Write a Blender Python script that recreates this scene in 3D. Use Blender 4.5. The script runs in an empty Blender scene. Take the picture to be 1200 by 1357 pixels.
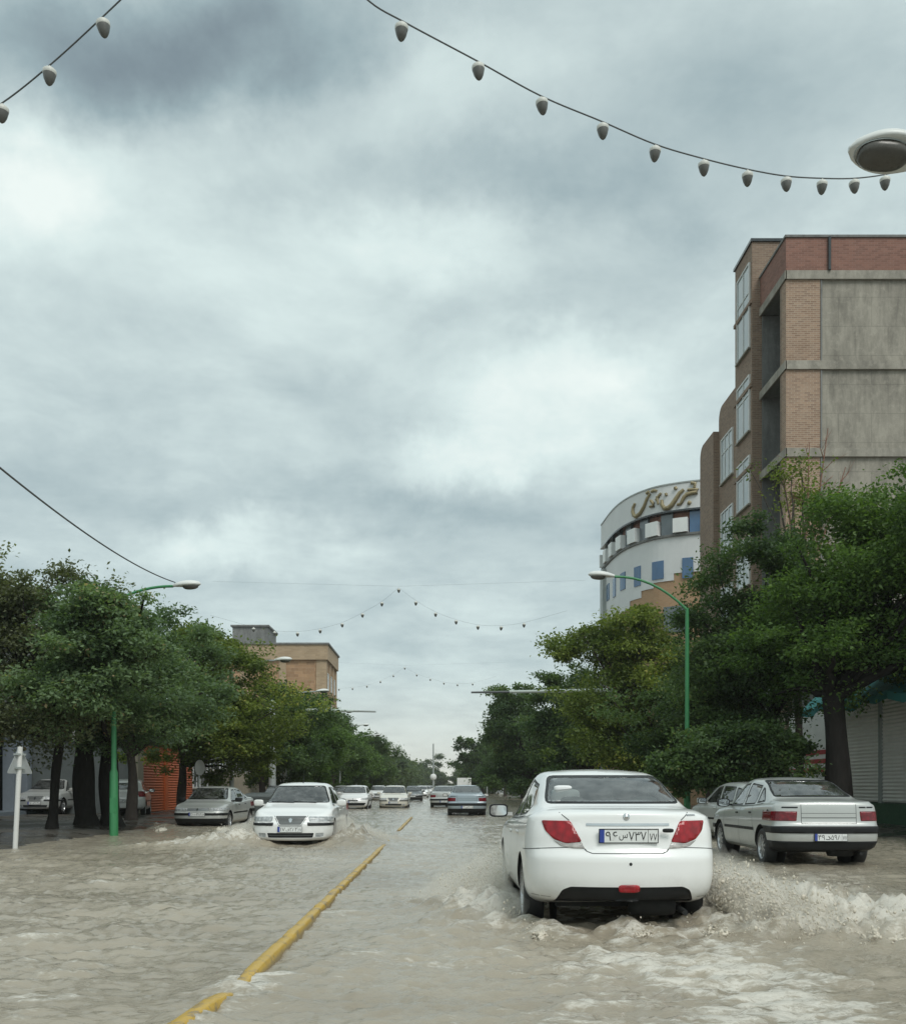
import bpy, bmesh, math, random
import numpy as np
from mathutils import Vector, Matrix
from mathutils.bvhtree import BVHTree

S = bpy.context.scene
COL = S.collection
R = math.radians
F, CX, CY, EYE = 1300.0, 585.0, 1042.0, 1.3      # lens of the phone in pixels, vanishing point, eye height


def at(px, py, Y):
    """world point seen at that place of the photograph, Y metres ahead"""
    return Vector(((px - CX) * Y / F, Y, EYE + (CY - py) * Y / F))


# ------------------------------------------------------------------ materials
def new_mat(name):
    m = bpy.data.materials.new(name)
    m.use_nodes = True
    nt = m.node_tree
    nt.nodes.clear()
    out = nt.nodes.new('ShaderNodeOutputMaterial')
    b = nt.nodes.new('ShaderNodeBsdfPrincipled')
    nt.links.new(b.outputs[0], out.inputs[0])
    return m, nt, b, out


def node(nt, typ, **kw):
    n = nt.nodes.new(typ)
    for k, v in kw.items():
        if k.startswith('i_'):
            n.inputs[k[2:].replace('_', ' ')].default_value = v
        else:
            setattr(n, k, v)
    return n


def math_n(nt, op, a, b=None, c=None, clamp=False):
    n = nt.nodes.new('ShaderNodeMath')
    n.operation = op
    n.use_clamp = clamp
    for i, v in enumerate((a, b, c)):
        if v is None:
            continue
        if isinstance(v, (int, float)):
            n.inputs[i].default_value = v
        else:
            nt.links.new(v, n.inputs[i])
    return n.outputs[0]


def mixc(nt, fac, a, b, blend='MIX'):
    n = nt.nodes.new('ShaderNodeMix')
    n.data_type = 'RGBA'
    n.blend_type = blend
    for k, v in ((0, fac), (6, a), (7, b)):
        if isinstance(v, (int, float)):
            n.inputs[k].default_value = v
        elif isinstance(v, (tuple, list)):
            n.inputs[k].default_value = (*v[:3], 1)
        else:
            nt.links.new(v, n.inputs[k])
    return n.outputs[2]


def noise(nt, vec, scale, detail=4, rough=.55, dist=0.0, dim='3D'):
    n = nt.nodes.new('ShaderNodeTexNoise')
    n.noise_dimensions = dim
    n.inputs['Scale'].default_value = scale
    n.inputs['Detail'].default_value = detail
    n.inputs['Roughness'].default_value = rough
    n.inputs['Distortion'].default_value = dist
    if vec is not None:
        nt.links.new(vec, n.inputs['Vector'])
    return n.outputs[0]


def ramp(nt, fac, stops, interp='LINEAR'):
    n = nt.nodes.new('ShaderNodeValToRGB')
    n.color_ramp.interpolation = interp
    el = n.color_ramp.elements
    while len(el) < len(stops):
        el.new(.5)
    for e, (p, c) in zip(el, stops):
        e.position = p
        e.color = (*c[:3], 1) if isinstance(c, (tuple, list)) else (c, c, c, 1)
    nt.links.new(fac, n.inputs[0])
    return n.outputs[0]


def bump(nt, b, height, strength=.3, dist=.02):
    n = nt.nodes.new('ShaderNodeBump')
    n.inputs['Strength'].default_value = strength
    n.inputs['Distance'].default_value = dist
    nt.links.new(height, n.inputs['Height'])
    nt.links.new(n.outputs[0], b.inputs['Normal'])
    return n


def coords(nt, kind='Object', scale=None):
    tc = nt.nodes.new('ShaderNodeTexCoord')
    v = tc.outputs[kind]
    if scale:
        mp = nt.nodes.new('ShaderNodeMapping')
        mp.inputs['Scale'].default_value = scale
        nt.links.new(v, mp.inputs[0])
        v = mp.outputs[0]
    return v


def surf(name, col, rough=.6, metal=0., var=.15, scale=6., bmp=0., spec=.5, coat=0., kind='Object', stretch=None):
    """a plain surface with uneven tone, uneven gloss and a slight relief"""
    m, nt, b, out = new_mat(name)
    v = coords(nt, kind, stretch)
    n1 = noise(nt, v, scale, 5, .6)
    c = mixc(nt, n1, tuple(x * (1 - var) for x in col), tuple(min(1, x * (1 + var)) for x in col))
    nt.links.new(c, b.inputs['Base Color'])
    r = ramp(nt, noise(nt, v, scale * 2.3, 3), [(.3, max(.02, rough - .08)), (.7, min(1, rough + .08))])
    nt.links.new(r, b.inputs['Roughness'])
    b.inputs['Metallic'].default_value = metal
    b.inputs['Specular IOR Level'].default_value = spec
    if coat:
        b.inputs['Coat Weight'].default_value = coat
        b.inputs['Coat Roughness'].default_value = .06
    if bmp:
        bump(nt, b, noise(nt, v, scale * 4, 6, .65), bmp, .02)
    return m


# ------------------------------------------------------------------ objects
def link(o, parent=None):
    COL.objects.link(o)
    if parent is not None:
        o.parent = parent
    return o


def thing(name, label, cat, loc=(0, 0, 0), rz=0., group=None):
    o = bpy.data.objects.new(name, None)
    o.empty_display_size = .3
    link(o)
    o.location = loc
    o.rotation_euler = (0, 0, rz)
    return tag(o, label, cat, group)


def tag(o, label=None, cat=None, group=None, kind=None):
    for k, v in (('label', label), ('category', cat), ('group', group), ('kind', kind)):
        if v:
            o[k] = v
    return o


def mesh_obj(name, me, mats, parent=None, loc=None):
    o = bpy.data.objects.new(name, me)
    for m in (mats if isinstance(mats, (list, tuple)) else [mats]):
        me.materials.append(m)
    link(o, parent)
    if loc is not None:
        o.location = loc
    return o


def copy_tree(o, parent=None):
    c = o.copy()
    COL.objects.link(c)
    if parent is not None:
        c.parent = parent
    for ch in o.children:
        copy_tree(ch, c)
    return c


class MB:
    """collects solids into one mesh, with UVs in metres"""

    def __init__(self):
        self.v, self.f, self.uv, self.mi, self.sm = [], [], [], [], []

    def face(self, pts, uv=None, mi=0, smooth=False):
        pts = [Vector(p) for p in pts]
        i0 = len(self.v)
        self.v += [tuple(p) for p in pts]
        self.f.append(tuple(range(i0, i0 + len(pts))))
        if uv is None:
            n = (pts[1] - pts[0]).cross(pts[2] - pts[0])
            a = max(range(3), key=lambda k: abs(n[k]))
            if a == 2:
                uv = [(p.x, p.y) for p in pts]
            else:
                h = Vector((-n.y, n.x, 0))
                h = h.normalized() if h.length > 1e-9 else Vector((1, 0, 0))
                uv = [(p.dot(h), p.z) for p in pts]
        self.uv += list(uv)
        self.mi.append(mi)
        self.sm.append(smooth)

    def box(self, x0, x1, y0, y1, z0, z1, mi=0, skip=''):
        p = [(x, y, z) for z in (z0, z1) for y in (y0, y1) for x in (x0, x1)]
        for k, q in (('b', (0, 2, 3, 1)), ('t', (4, 5, 7, 6)), ('s', (0, 1, 5, 4)), ('n', (3, 2, 6, 7)), ('w', (2, 0, 4, 6)), ('e', (1, 3, 7, 5))):
            if k not in skip:
                self.face([p[i] for i in q], mi=mi)
        return self

    def obox(self, c, ax, ay, az, mi=0):
        """box about c with three half-axis vectors"""
        c, ax, ay, az = Vector(c), Vector(ax), Vector(ay), Vector(az)
        p = [c + ax * i + ay * j + az * k for k in (-1, 1) for j in (-1, 1) for i in (-1, 1)]
        for q in ((0, 2, 3, 1), (4, 5, 7, 6), (0, 1, 5, 4), (3, 2, 6, 7), (2, 0, 4, 6), (1, 3, 7, 5)):
            self.face([p[i] for i in q], mi=mi)
        return self

    def prism(self, poly, d, mi=0, cap=True):
        """poly: 3-D outline; d: extrusion vector"""
        a = [Vector(p) for p in poly]
        d = Vector(d)
        nrm = sum(((a[i] - a[0]).cross(a[(i + 1) % len(a)] - a[0]) for i in range(len(a))), Vector())
        if nrm.dot(d) > 0:
            a.reverse()
        b = [p + d for p in a]
        n = len(a)
        if cap:
            self.face(a, mi=mi)
            self.face(list(reversed(b)), mi=mi)
        for i in range(n):
            j = (i + 1) % n
            self.face([a[j], a[i], b[i], b[j]], mi=mi)
        return self

    def tube(self, path, r, seg=8, mi=0, caps=True):
        path = [Vector(p) for p in path]
        rs = r if isinstance(r, (list, tuple)) else [r] * len(path)
        rings = []
        up = None
        for i, p in enumerate(path):
            t = (path[min(i + 1, len(path) - 1)] - path[max(i - 1, 0)]).normalized()
            if up is None:
                up = Vector((0, 0, 1)) if abs(t.z) < .9 else Vector((1, 0, 0))
            s = t.cross(up).normalized()
            up = s.cross(t).normalized()
            rings.append([p + (s * math.cos(2 * math.pi * k / seg) + up * math.sin(2 * math.pi * k / seg)) * rs[i] for k in range(seg)])
        self.rings(rings, mi, caps)
        return self

    def rings(self, rings, mi=0, caps=True, smooth=True):
        i0 = len(self.v)
        n = len(rings[0])
        for rg in rings:
            self.v += [tuple(p) for p in rg]
        acc = 0.
        for i in range(len(rings) - 1):
            L = (Vector(rings[i + 1][0]) - Vector(rings[i][0])).length
            for k in range(n):
                j = (k + 1) % n
                self.f.append((i0 + i * n + k, i0 + i * n + j, i0 + (i + 1) * n + j, i0 + (i + 1) * n + k))
                self.uv += [(k / n, acc), ((k + 1) / n, acc), ((k + 1) / n, acc + L), (k / n, acc + L)]
                self.mi.append(mi)
                self.sm.append(smooth)
            acc += L
        if caps:
            for rg, rev in ((rings[0], True), (rings[-1], False)):
                q = list(rg)
                if rev:
                    q.reverse()
                self.face(q, mi=mi)
        return self

    def lathe(self, prof, seg=24, c=(0, 0, 0), axis='z', mi=0, caps=False):
        """prof: (radius, height) pairs"""
        c = Vector(c)
        rings = []
        for r_, h in prof:
            rg = []
            for k in range(seg):
                a = 2 * math.pi * k / seg
                u, w = r_ * math.cos(a), r_ * math.sin(a)
                rg.append(c + Vector({'z': (u, w, h), 'x': (h, u, w), 'y': (w, h, u)}[axis]))
            rings.append(rg)
        return self.rings(rings, mi, caps)

    def build(self, name, mats, parent=None, loc=None, merge=False):
        me = bpy.data.meshes.new(name)
        me.from_pydata(self.v, [], self.f)
        uvl = me.uv_layers.new(name='UVMap')
        uvl.data.foreach_set('uv', np.array(self.uv, dtype=np.float32).ravel())
        me.polygons.foreach_set('material_index', np.array(self.mi, dtype=np.int32))
        me.polygons.foreach_set('use_smooth', np.array(self.sm, dtype=bool))
        me.update()
        return mesh_obj(name, me, mats, parent, loc)


# ------------------------------------------------------------------ noise for shapes
def _hash(ix, iy, seed):
    h = (ix.astype(np.int64) * 374761393 + iy.astype(np.int64) * 668265263 + seed * 1442695041) & 0xFFFFFFFF
    h = ((h ^ (h >> 13)) * 1274126177) & 0xFFFFFFFF
    h = h ^ (h >> 16)
    return h.astype(np.float64) / 4294967295.0


def perlin(x, y, seed=0):
    ix, iy = np.floor(x), np.floor(y)
    fx, fy = x - ix, y - iy
    ux, uy = fx * fx * fx * (fx * (fx * 6 - 15) + 10), fy * fy * fy * (fy * (fy * 6 - 15) + 10)

    def g(dx, dy):
        a = _hash(ix + dx, iy + dy, seed) * 2 * np.pi
        return np.cos(a) * (fx - dx) + np.sin(a) * (fy - dy)
    a = g(0, 0) * (1 - ux) + g(1, 0) * ux
    b = g(0, 1) * (1 - ux) + g(1, 1) * ux
    return (a * (1 - uy) + b * uy) * 1.5


def fbm(x, y, octv=4, seed=0, gain=.5):
    s, a = 0., 1.
    for o in range(octv):
        s = s + a * perlin(x * 2 ** o, y * 2 ** o, seed + o * 17)
        a *= gain
    return s
# ================================================================== cars
def pchip(pts, x):
    xs = np.array([p[0] for p in pts], float)
    ys = np.array([p[1] for p in pts], float)
    h = np.diff(xs)
    d = np.diff(ys) / h
    m = np.zeros(len(xs))
    m[0], m[-1] = d[0], d[-1]
    for i in range(1, len(xs) - 1):
        if d[i - 1] * d[i] > 0:
            w1, w2 = 2 * h[i] + h[i - 1], h[i] + 2 * h[i - 1]
            m[i] = (w1 + w2) / (w1 / d[i - 1] + w2 / d[i])
    x = np.clip(np.asarray(x, float), xs[0], xs[-1])
    i = np.clip(np.searchsorted(xs, x) - 1, 0, len(xs) - 2)
    t = (x - xs[i]) / h[i]
    t2, t3 = t * t, t * t * t
    return (2 * t3 - 3 * t2 + 1) * ys[i] + (t3 - 2 * t2 + t) * h[i] * m[i] + (-2 * t3 + 3 * t2) * ys[i + 1] + (t3 - t2) * h[i] * m[i + 1]


def catmull(P, n):
    """rounded polyline through P with n[i] samples on segment i; sharper than a full spline"""
    out = []
    for i in range(len(P) - 1):
        p0 = P[max(i - 1, 0)] if i > 0 else 2 * P[0] - P[1]
        p1, p2 = P[i], P[i + 1]
        p3 = P[i + 2] if i + 2 < len(P) else 2 * P[-1] - P[-2]
        L = np.linalg.norm(p2 - p1) + 1e-9
        m1 = (p2 - p0) / (np.linalg.norm(p2 - p1) + np.linalg.norm(p1 - p0) + 1e-9) * L
        m2 = (p3 - p1) / (np.linalg.norm(p3 - p2) + np.linalg.norm(p2 - p1) + 1e-9) * L
        for k in range(n[i]):
            t = k / n[i]
            t2, t3 = t * t, t ** 3
            out.append((2 * t3 - 3 * t2 + 1) * p1 + (t3 - 2 * t2 + t) * m1 + (-2 * t3 + 3 * t2) * p2 + (t3 - t2) * m2)
    out.append(P[-1])
    return out


def car_body(c):
    yr, yf = c['y']
    Rr, nr = c['rear_round']
    Rf, nf = c['front_round']
    ks = np.linspace(0, 1, 15)
    a = yr + Rr * (1 - (1 - ks ** nr) ** (1 / nr))
    b = yf - Rf * (1 - (1 - ks ** nf) ** (1 / nf))
    mid = np.linspace(yr + Rr, yf - Rf, 86)
    ys = np.concatenate([a, mid[1:-1], b[::-1]])
    wf = np.concatenate([ks, np.ones(len(mid) - 2), ks[::-1]])
    zt, zs, zb = pchip(c['top'], ys), pchip(c['belt'], ys), pchip(c['bottom'], ys)
    wr = pchip(c['roof_w'], ys)
    W = c['half_w'] * (pchip(c['plan'], ys) if 'plan' in c else np.ones(len(ys)))
    rings = []
    for i, y in enumerate(ys):
        w = W[i]
        h = zs[i] - zb[i]
        up = zt[i] - zs[i]
        g = min(1., max(0., (up - .05) / .25))             # 0 on bonnet and boot lid, 1 where there is a cabin
        drop = .02 + .045 * g
        half = [(0, zb[i]), (.80 * w, zb[i]), (.93 * w, zb[i] + .05), (.985 * w, zb[i] + .15),
                (w, zb[i] + .5 * h), (.99 * w, zb[i] + .80 * h), (.955 * w, zs[i] - .015),
                (.90 * w, zs[i] + .018), (wr[i], max(zs[i] + .03, zt[i] - drop)), (.62 * wr[i], zt[i] - .22 * drop), (0, zt[i])]
        P = [np.array(p) for p in half]
        hp = catmull(P, [3, 2, 3, 6, 6, 4, 3, 10, 5, 6])
        hp = [np.array((p[0] * wf[i], p[1])) for p in hp]
        rings.append([(p[0], p[1]) for p in hp] + [(-p[0], p[1]) for p in hp[-2:0:-1]])
    bm = bmesh.new()
    nR = len(rings[0])

    def sm(t):
        t = min(1., max(0., t))
        return t * t * (3 - 2 * t)
    grid = []
    for i, y in enumerate(ys):
        row = []
        wr_ = 1 - sm((y - yr) / c.get('rear_reach', .75))
        wf_ = 1 - sm((yf - y) / c.get('front_reach', .75))
        for (x, z) in rings[i]:
            yy = y
            if wr_ > 0:
                yy += wr_ * float(pchip(c['rear_prof'], z))
            if wf_ > 0:
                yy -= wf_ * float(pchip(c['front_prof'], z))
            row.append(bm.verts.new((x, yy, z)))
        grid.append(row)
    for i in range(len(ys) - 1):
        for k in range(nR):
            j = (k + 1) % nR
            bm.faces.new((grid[i][k], grid[i + 1][k], grid[i + 1][j], grid[i][j]))
    bmesh.ops.remove_doubles(bm, verts=bm.verts, dist=2e-4)
    bmesh.ops.recalc_face_normals(bm, faces=bm.faces)
    for f in bm.faces:
        f.smooth = True
    bm.normal_update()
    return bm


def in_poly(px, py, poly):
    ins = False
    j = len(poly) - 1
    for i in range(len(poly)):
        xi, yi = poly[i]
        xj, yj = poly[j]
        if (yi > py) != (yj > py) and px < (xj - xi) * (py - yi) / (yj - yi) + xi:
            ins = not ins
        j = i
    return ins


def cut(bm, axis, poly, ok, delete=True):
    """cut a 2-D outline, seen along an axis, out of a body skin; returns the piece"""
    ia, ib = (0, 2) if axis == 'y' else ((1, 2) if axis == 'x' else (0, 1))
    xs, ys = [p[0] for p in poly], [p[1] for p in poly]
    m = .05
    bb = (min(xs) - m, max(xs) + m, min(ys) - m, max(ys) + m)
    n = len(poly)
    for i in range(n):
        p, q = poly[i], poly[(i + 1) % n]
        lo = (min(p[0], q[0]) - .03, max(p[0], q[0]) + .03, min(p[1], q[1]) - .03, max(p[1], q[1]) + .03)
        co, no = [0, 0, 0], [0, 0, 0]
        co[ia], co[ib] = p
        no[ia], no[ib] = q[1] - p[1], -(q[0] - p[0])
        fs = []
        for f in bm.faces:
            vs = [(v.co[ia], v.co[ib]) for v in f.verts]
            if max(v[0] for v in vs) < lo[0] or min(v[0] for v in vs) > lo[1] or max(v[1] for v in vs) < lo[2] or min(v[1] for v in vs) > lo[3]:
                continue
            if ok(f.calc_center_median(), f.normal):
                fs.append(f)
        if not fs:
            continue
        geom = list({v for f in fs for v in f.verts}) + list({e for f in fs for e in f.edges}) + fs
        bmesh.ops.bisect_plane(bm, geom=geom, plane_co=co, plane_no=no, dist=1e-5)
    bm.normal_update()
    piece = []
    for f in bm.faces:
        c = f.calc_center_median()
        if bb[0] < c[ia] < bb[1] and bb[2] < c[ib] < bb[3] and in_poly(c[ia], c[ib], poly) and ok(c, f.normal):
            piece.append(f)
    nb = bmesh.new()
    mp = {}
    nor = {}
    for f in piece:
        for v in f.verts:
            if v not in mp:
                mp[v] = nb.verts.new(v.co)
                nor[mp[v]] = v.normal.copy()
    for f in piece:
        g = nb.faces.new([mp[v] for v in f.verts])
        g.smooth = True
    if delete:
        bmesh.ops.delete(bm, geom=piece, context='FACES')
    return nb, nor


def shell(pc, off, rim=.02):
    """the cut piece moved off the skin by off, with an edge running back"""
    nb, nor = pc
    edges = [e for e in nb.edges if len(e.link_faces) == 1]
    base = {}
    for e in edges:
        for v in e.verts:
            base.setdefault(v, v.co + nor[v] * (min(off, 0) - rim if off > 0 else 0))
    loops = []
    for e in edges:
        l = e.link_loops[0]
        loops.append((l.vert, l.link_loop_next.vert))
    for v in list(nb.verts):
        v.co += nor[v] * off
    low = {v: nb.verts.new(p) for v, p in base.items()}
    for a, b in loops:
        nb.faces.new((b, a, low[a], low[b]))
    return nb


def bm_obj(bm, name, mats, parent, smooth=None):
    me = bpy.data.meshes.new(name)
    bm.to_mesh(me)
    bm.free()
    return mesh_obj(name, me, mats, parent)


def inset_poly(poly, d):
    n = len(poly)
    A = sum(poly[i][0] * poly[(i + 1) % n][1] - poly[(i + 1) % n][0] * poly[i][1] for i in range(n))
    s = 1 if A > 0 else -1
    out = []
    for i in range(n):
        p0, p1, p2 = Vector(poly[i - 1]), Vector(poly[i]), Vector(poly[(i + 1) % n])
        e1, e2 = (p1 - p0).normalized(), (p2 - p1).normalized()
        n1, n2 = Vector((-e1.y, e1.x)) * s, Vector((-e2.y, e2.x)) * s
        b = (n1 + n2)
        k = d / max(.3, b.dot(n1))
        out.append(tuple(p1 + b * k))
    return out


def round_poly(poly, r, n=3):
    """rounds the corners of an outline"""
    out = []
    m = len(poly)
    for i in range(m):
        p0, p1, p2 = Vector(poly[i - 1]), Vector(poly[i]), Vector(poly[(i + 1) % m])
        a = (p0 - p1)
        b = (p2 - p1)
        rr = min(r, a.length * .45, b.length * .45)
        A, B = p1 + a.normalized() * rr, p1 + b.normalized() * rr
        for k in range(n + 1):
            t = k / n
            out.append(tuple(A * (1 - t) ** 2 + p1 * 2 * t * (1 - t) + B * t * t))
    return out


def ribbon(mb, bvh, axis, sign, line, width, off=.0015, mi=0, step=.025, start=3.):
    """a thin strip laid on the skin under a 2-D line seen along an axis"""
    pts = []
    for i in range(len(line) - 1):
        a, b = Vector(line[i]), Vector(line[i + 1])
        n = max(1, int((b - a).length / step))
        pts += [a.lerp(b, k / n) for k in range(n)]
    pts.append(Vector(line[-1]))
    prev = None
    hits = []
    for p in pts:
        if axis == 'y':
            o, d = Vector((p.x, sign * start, p.y)), Vector((0, -sign, 0))
        elif axis == 'x':
            o, d = Vector((sign * start, p.x, p.y)), Vector((-sign, 0, 0))
        else:
            o, d = Vector((p.x, p.y, start)), Vector((0, 0, -1))
        h = bvh.ray_cast(o, d)
        hits.append((h[0], h[1]) if h[0] else None)
    for i in range(len(hits) - 1):
        if not hits[i] or not hits[i + 1]:
            continue
        (p, n), (q, m) = hits[i], hits[i + 1]
        if (q - p).length > step * 5:
            continue
        t = (q - p).normalized()
        s1, s2 = t.cross(n).normalized() * width / 2, t.cross(m).normalized() * width / 2
        mb.face([p - s1 + n * off, q - s2 + m * off, q + s2 + m * off, p + s1 + n * off], mi=mi, smooth=False)


def text_mesh(body, size, name):
    c = bpy.data.curves.new(name, 'FONT')
    c.body = body
    c.size = size
    c.resolution_u = 3
    c.extrude = .0008
    o = bpy.data.objects.new(name, c)
    COL.objects.link(o)
    bpy.context.view_layer.update()
    me = bpy.data.meshes.new_from_object(o.evaluated_get(bpy.context.evaluated_depsgraph_get()))
    bpy.data.objects.remove(o)
    bpy.data.curves.remove(c)
    co = np.empty(len(me.vertices) * 3, dtype=np.float32)
    me.vertices.foreach_get('co', co)
    return me, co.reshape(-1, 3)


def plate(parent, groups, centre, facing, tilt=0., yellow=False, w=.515, h=.110):
    """licence plate: white, blue band on one end, black characters; groups = (text, x0, width, height, z)"""
    mb = MB()
    mb.box(-w / 2, w / 2, -.006, .006, -h / 2, h / 2)
    o = mb.build('licence_plate', M['plate_white'], parent)
    fr = MB()
    t = .006
    for x0, x1, z0, z1 in ((-w / 2 - t, w / 2 + t, -h / 2 - t, -h / 2), (-w / 2 - t, w / 2 + t, h / 2, h / 2 + t), (-w / 2 - t, -w / 2, -h / 2, h / 2), (w / 2, w / 2 + t, -h / 2, h / 2)):
        fr.box(x0, x1, -.008, .009, z0, z1)
    fr.box(w * .33, w * .336, .0062, .0075, -h / 2, h / 2)
    fr.build('plate_frame', M['black_plastic'], o)
    st = MB()
    st.box(-w / 2, -w / 2 + .042, .0062, .0078, -h / 2, h / 2)
    st.build('blue_band', M['plate_blue'], o)
    verts, faces = [], []
    for body, x0, ww, z0, hh in groups:
        me, co = text_mesh(body, 1., 'chars')
        lo, hi = co.min(0), co.max(0)
        sx, sz = ww / (hi[0] - lo[0]), hh / (hi[1] - lo[1])
        b = len(verts)
        # the face of the plate looks along +y here; text runs along -x so that it reads from outside
        for p in co:
            verts.append((x0 + (p[0] - lo[0]) * sx, .0066 + p[2], z0 + (p[1] - lo[1]) * sz))
        for f in me.polygons:
            faces.append(tuple(b + v for v in f.vertices))
        bpy.data.meshes.remove(me)
    me = bpy.data.meshes.new('characters')
    me.from_pydata(verts, [], faces)
    mesh_obj('plate_lettering', me, M['plate_black'], o)
    for ch in [o] + list(o.children):
        me = ch.data
        for v in me.vertices:                       # local +y is outward; mirrored so the text is readable
            v.co.x, v.co.y = v.co.x, -v.co.y
        me.flip_normals()
    o.location = centre
    o.rotation_euler = (tilt, 0, 0 if facing < 0 else math.pi)
    return o


PLATE_TEXT = lambda a, l, b, r: [(a, -.205, .105, -.040, .078), (l, -.085, .075, -.038, .058), (b, .0, .155, -.040, .078), (r, .185, .065, -.040, .062)]


def wheel_set(c, parent):
    r = c['wheel_r']
    tw = .19
    mb = MB()
    prof = [(r * .66, -tw / 2), (r * .9, -tw / 2), (r * .97, -tw * .44), (r, -tw * .32), (r, tw * .32), (r * .97, tw * .44), (r * .9, tw / 2), (r * .66, tw / 2), (r * .63, tw * .3)]
    mb.lathe(prof, 36, axis='x')
    rb = MB()
    rb.lathe([(r * .68, tw / 2 + .002), (r * .65, tw / 2 - .005), (r * .62, tw * .25)], 36, axis='x')
    rb.lathe([(.001, tw * .2), (r * .62, tw * .12)], 36, axis='x', mi=1)
    rb.lathe([(.001, tw / 2 - .012), (r * .13, tw / 2 - .014), (r * .16, tw * .25)], 20, axis='x')
    ns = c.get('spokes', 7)
    for k in range(ns):
        a = 2 * math.pi * k / ns
        d = Vector((0, math.cos(a), math.sin(a)))
        e = Vector((0, -math.sin(a), math.cos(a)))
        rb.obox(d * r * .38 + Vector((tw * .36, 0, 0)), (.014, 0, 0), e * r * c.get('spoke_w', .07), d * r * .27)
    tyre_me = rim_me = None
    for s in (1, -1):
        for y in c['axles']:
            if tyre_me is None:
                w = mb.build('wheel', M['rubber'], parent)
                ri = rb.build('rim', [M['alloy'], M['black_plastic']], w)
                tyre_me, rim_me = w.data, ri.data
            else:
                w = mesh_obj_shared('wheel', tyre_me, parent)
                mesh_obj_shared('rim', rim_me, w)
            w.location = (s * (c['half_w'] - .115), y, r)
            w.rotation_euler = (random.random() * 6, 0, 0 if s > 0 else math.pi)
            w.rotation_mode = 'YXZ'
    return


def mesh_obj_shared(name, me, parent):
    o = bpy.data.objects.new(name, me)
    return link(o, parent)


def superblob(mb, c, r, e=.6, nu=20, nv=12, mi=0):
    rings = []
    f = lambda v, p: math.copysign(abs(v) ** p, v)
    for i in range(nv + 1):
        a = -math.pi / 2 + math.pi * i / nv
        rg = []
        for k in range(nu):
            b = 2 * math.pi * k / nu
            rg.append((c[0] + r[0] * f(math.cos(a), e) * f(math.cos(b), e), c[1] + r[1] * f(math.cos(a), e) * f(math.sin(b), e), c[2] + r[2] * f(math.sin(a), e)))
        rings.append(rg)
    mb.rings(rings, mi, caps=False)


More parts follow.
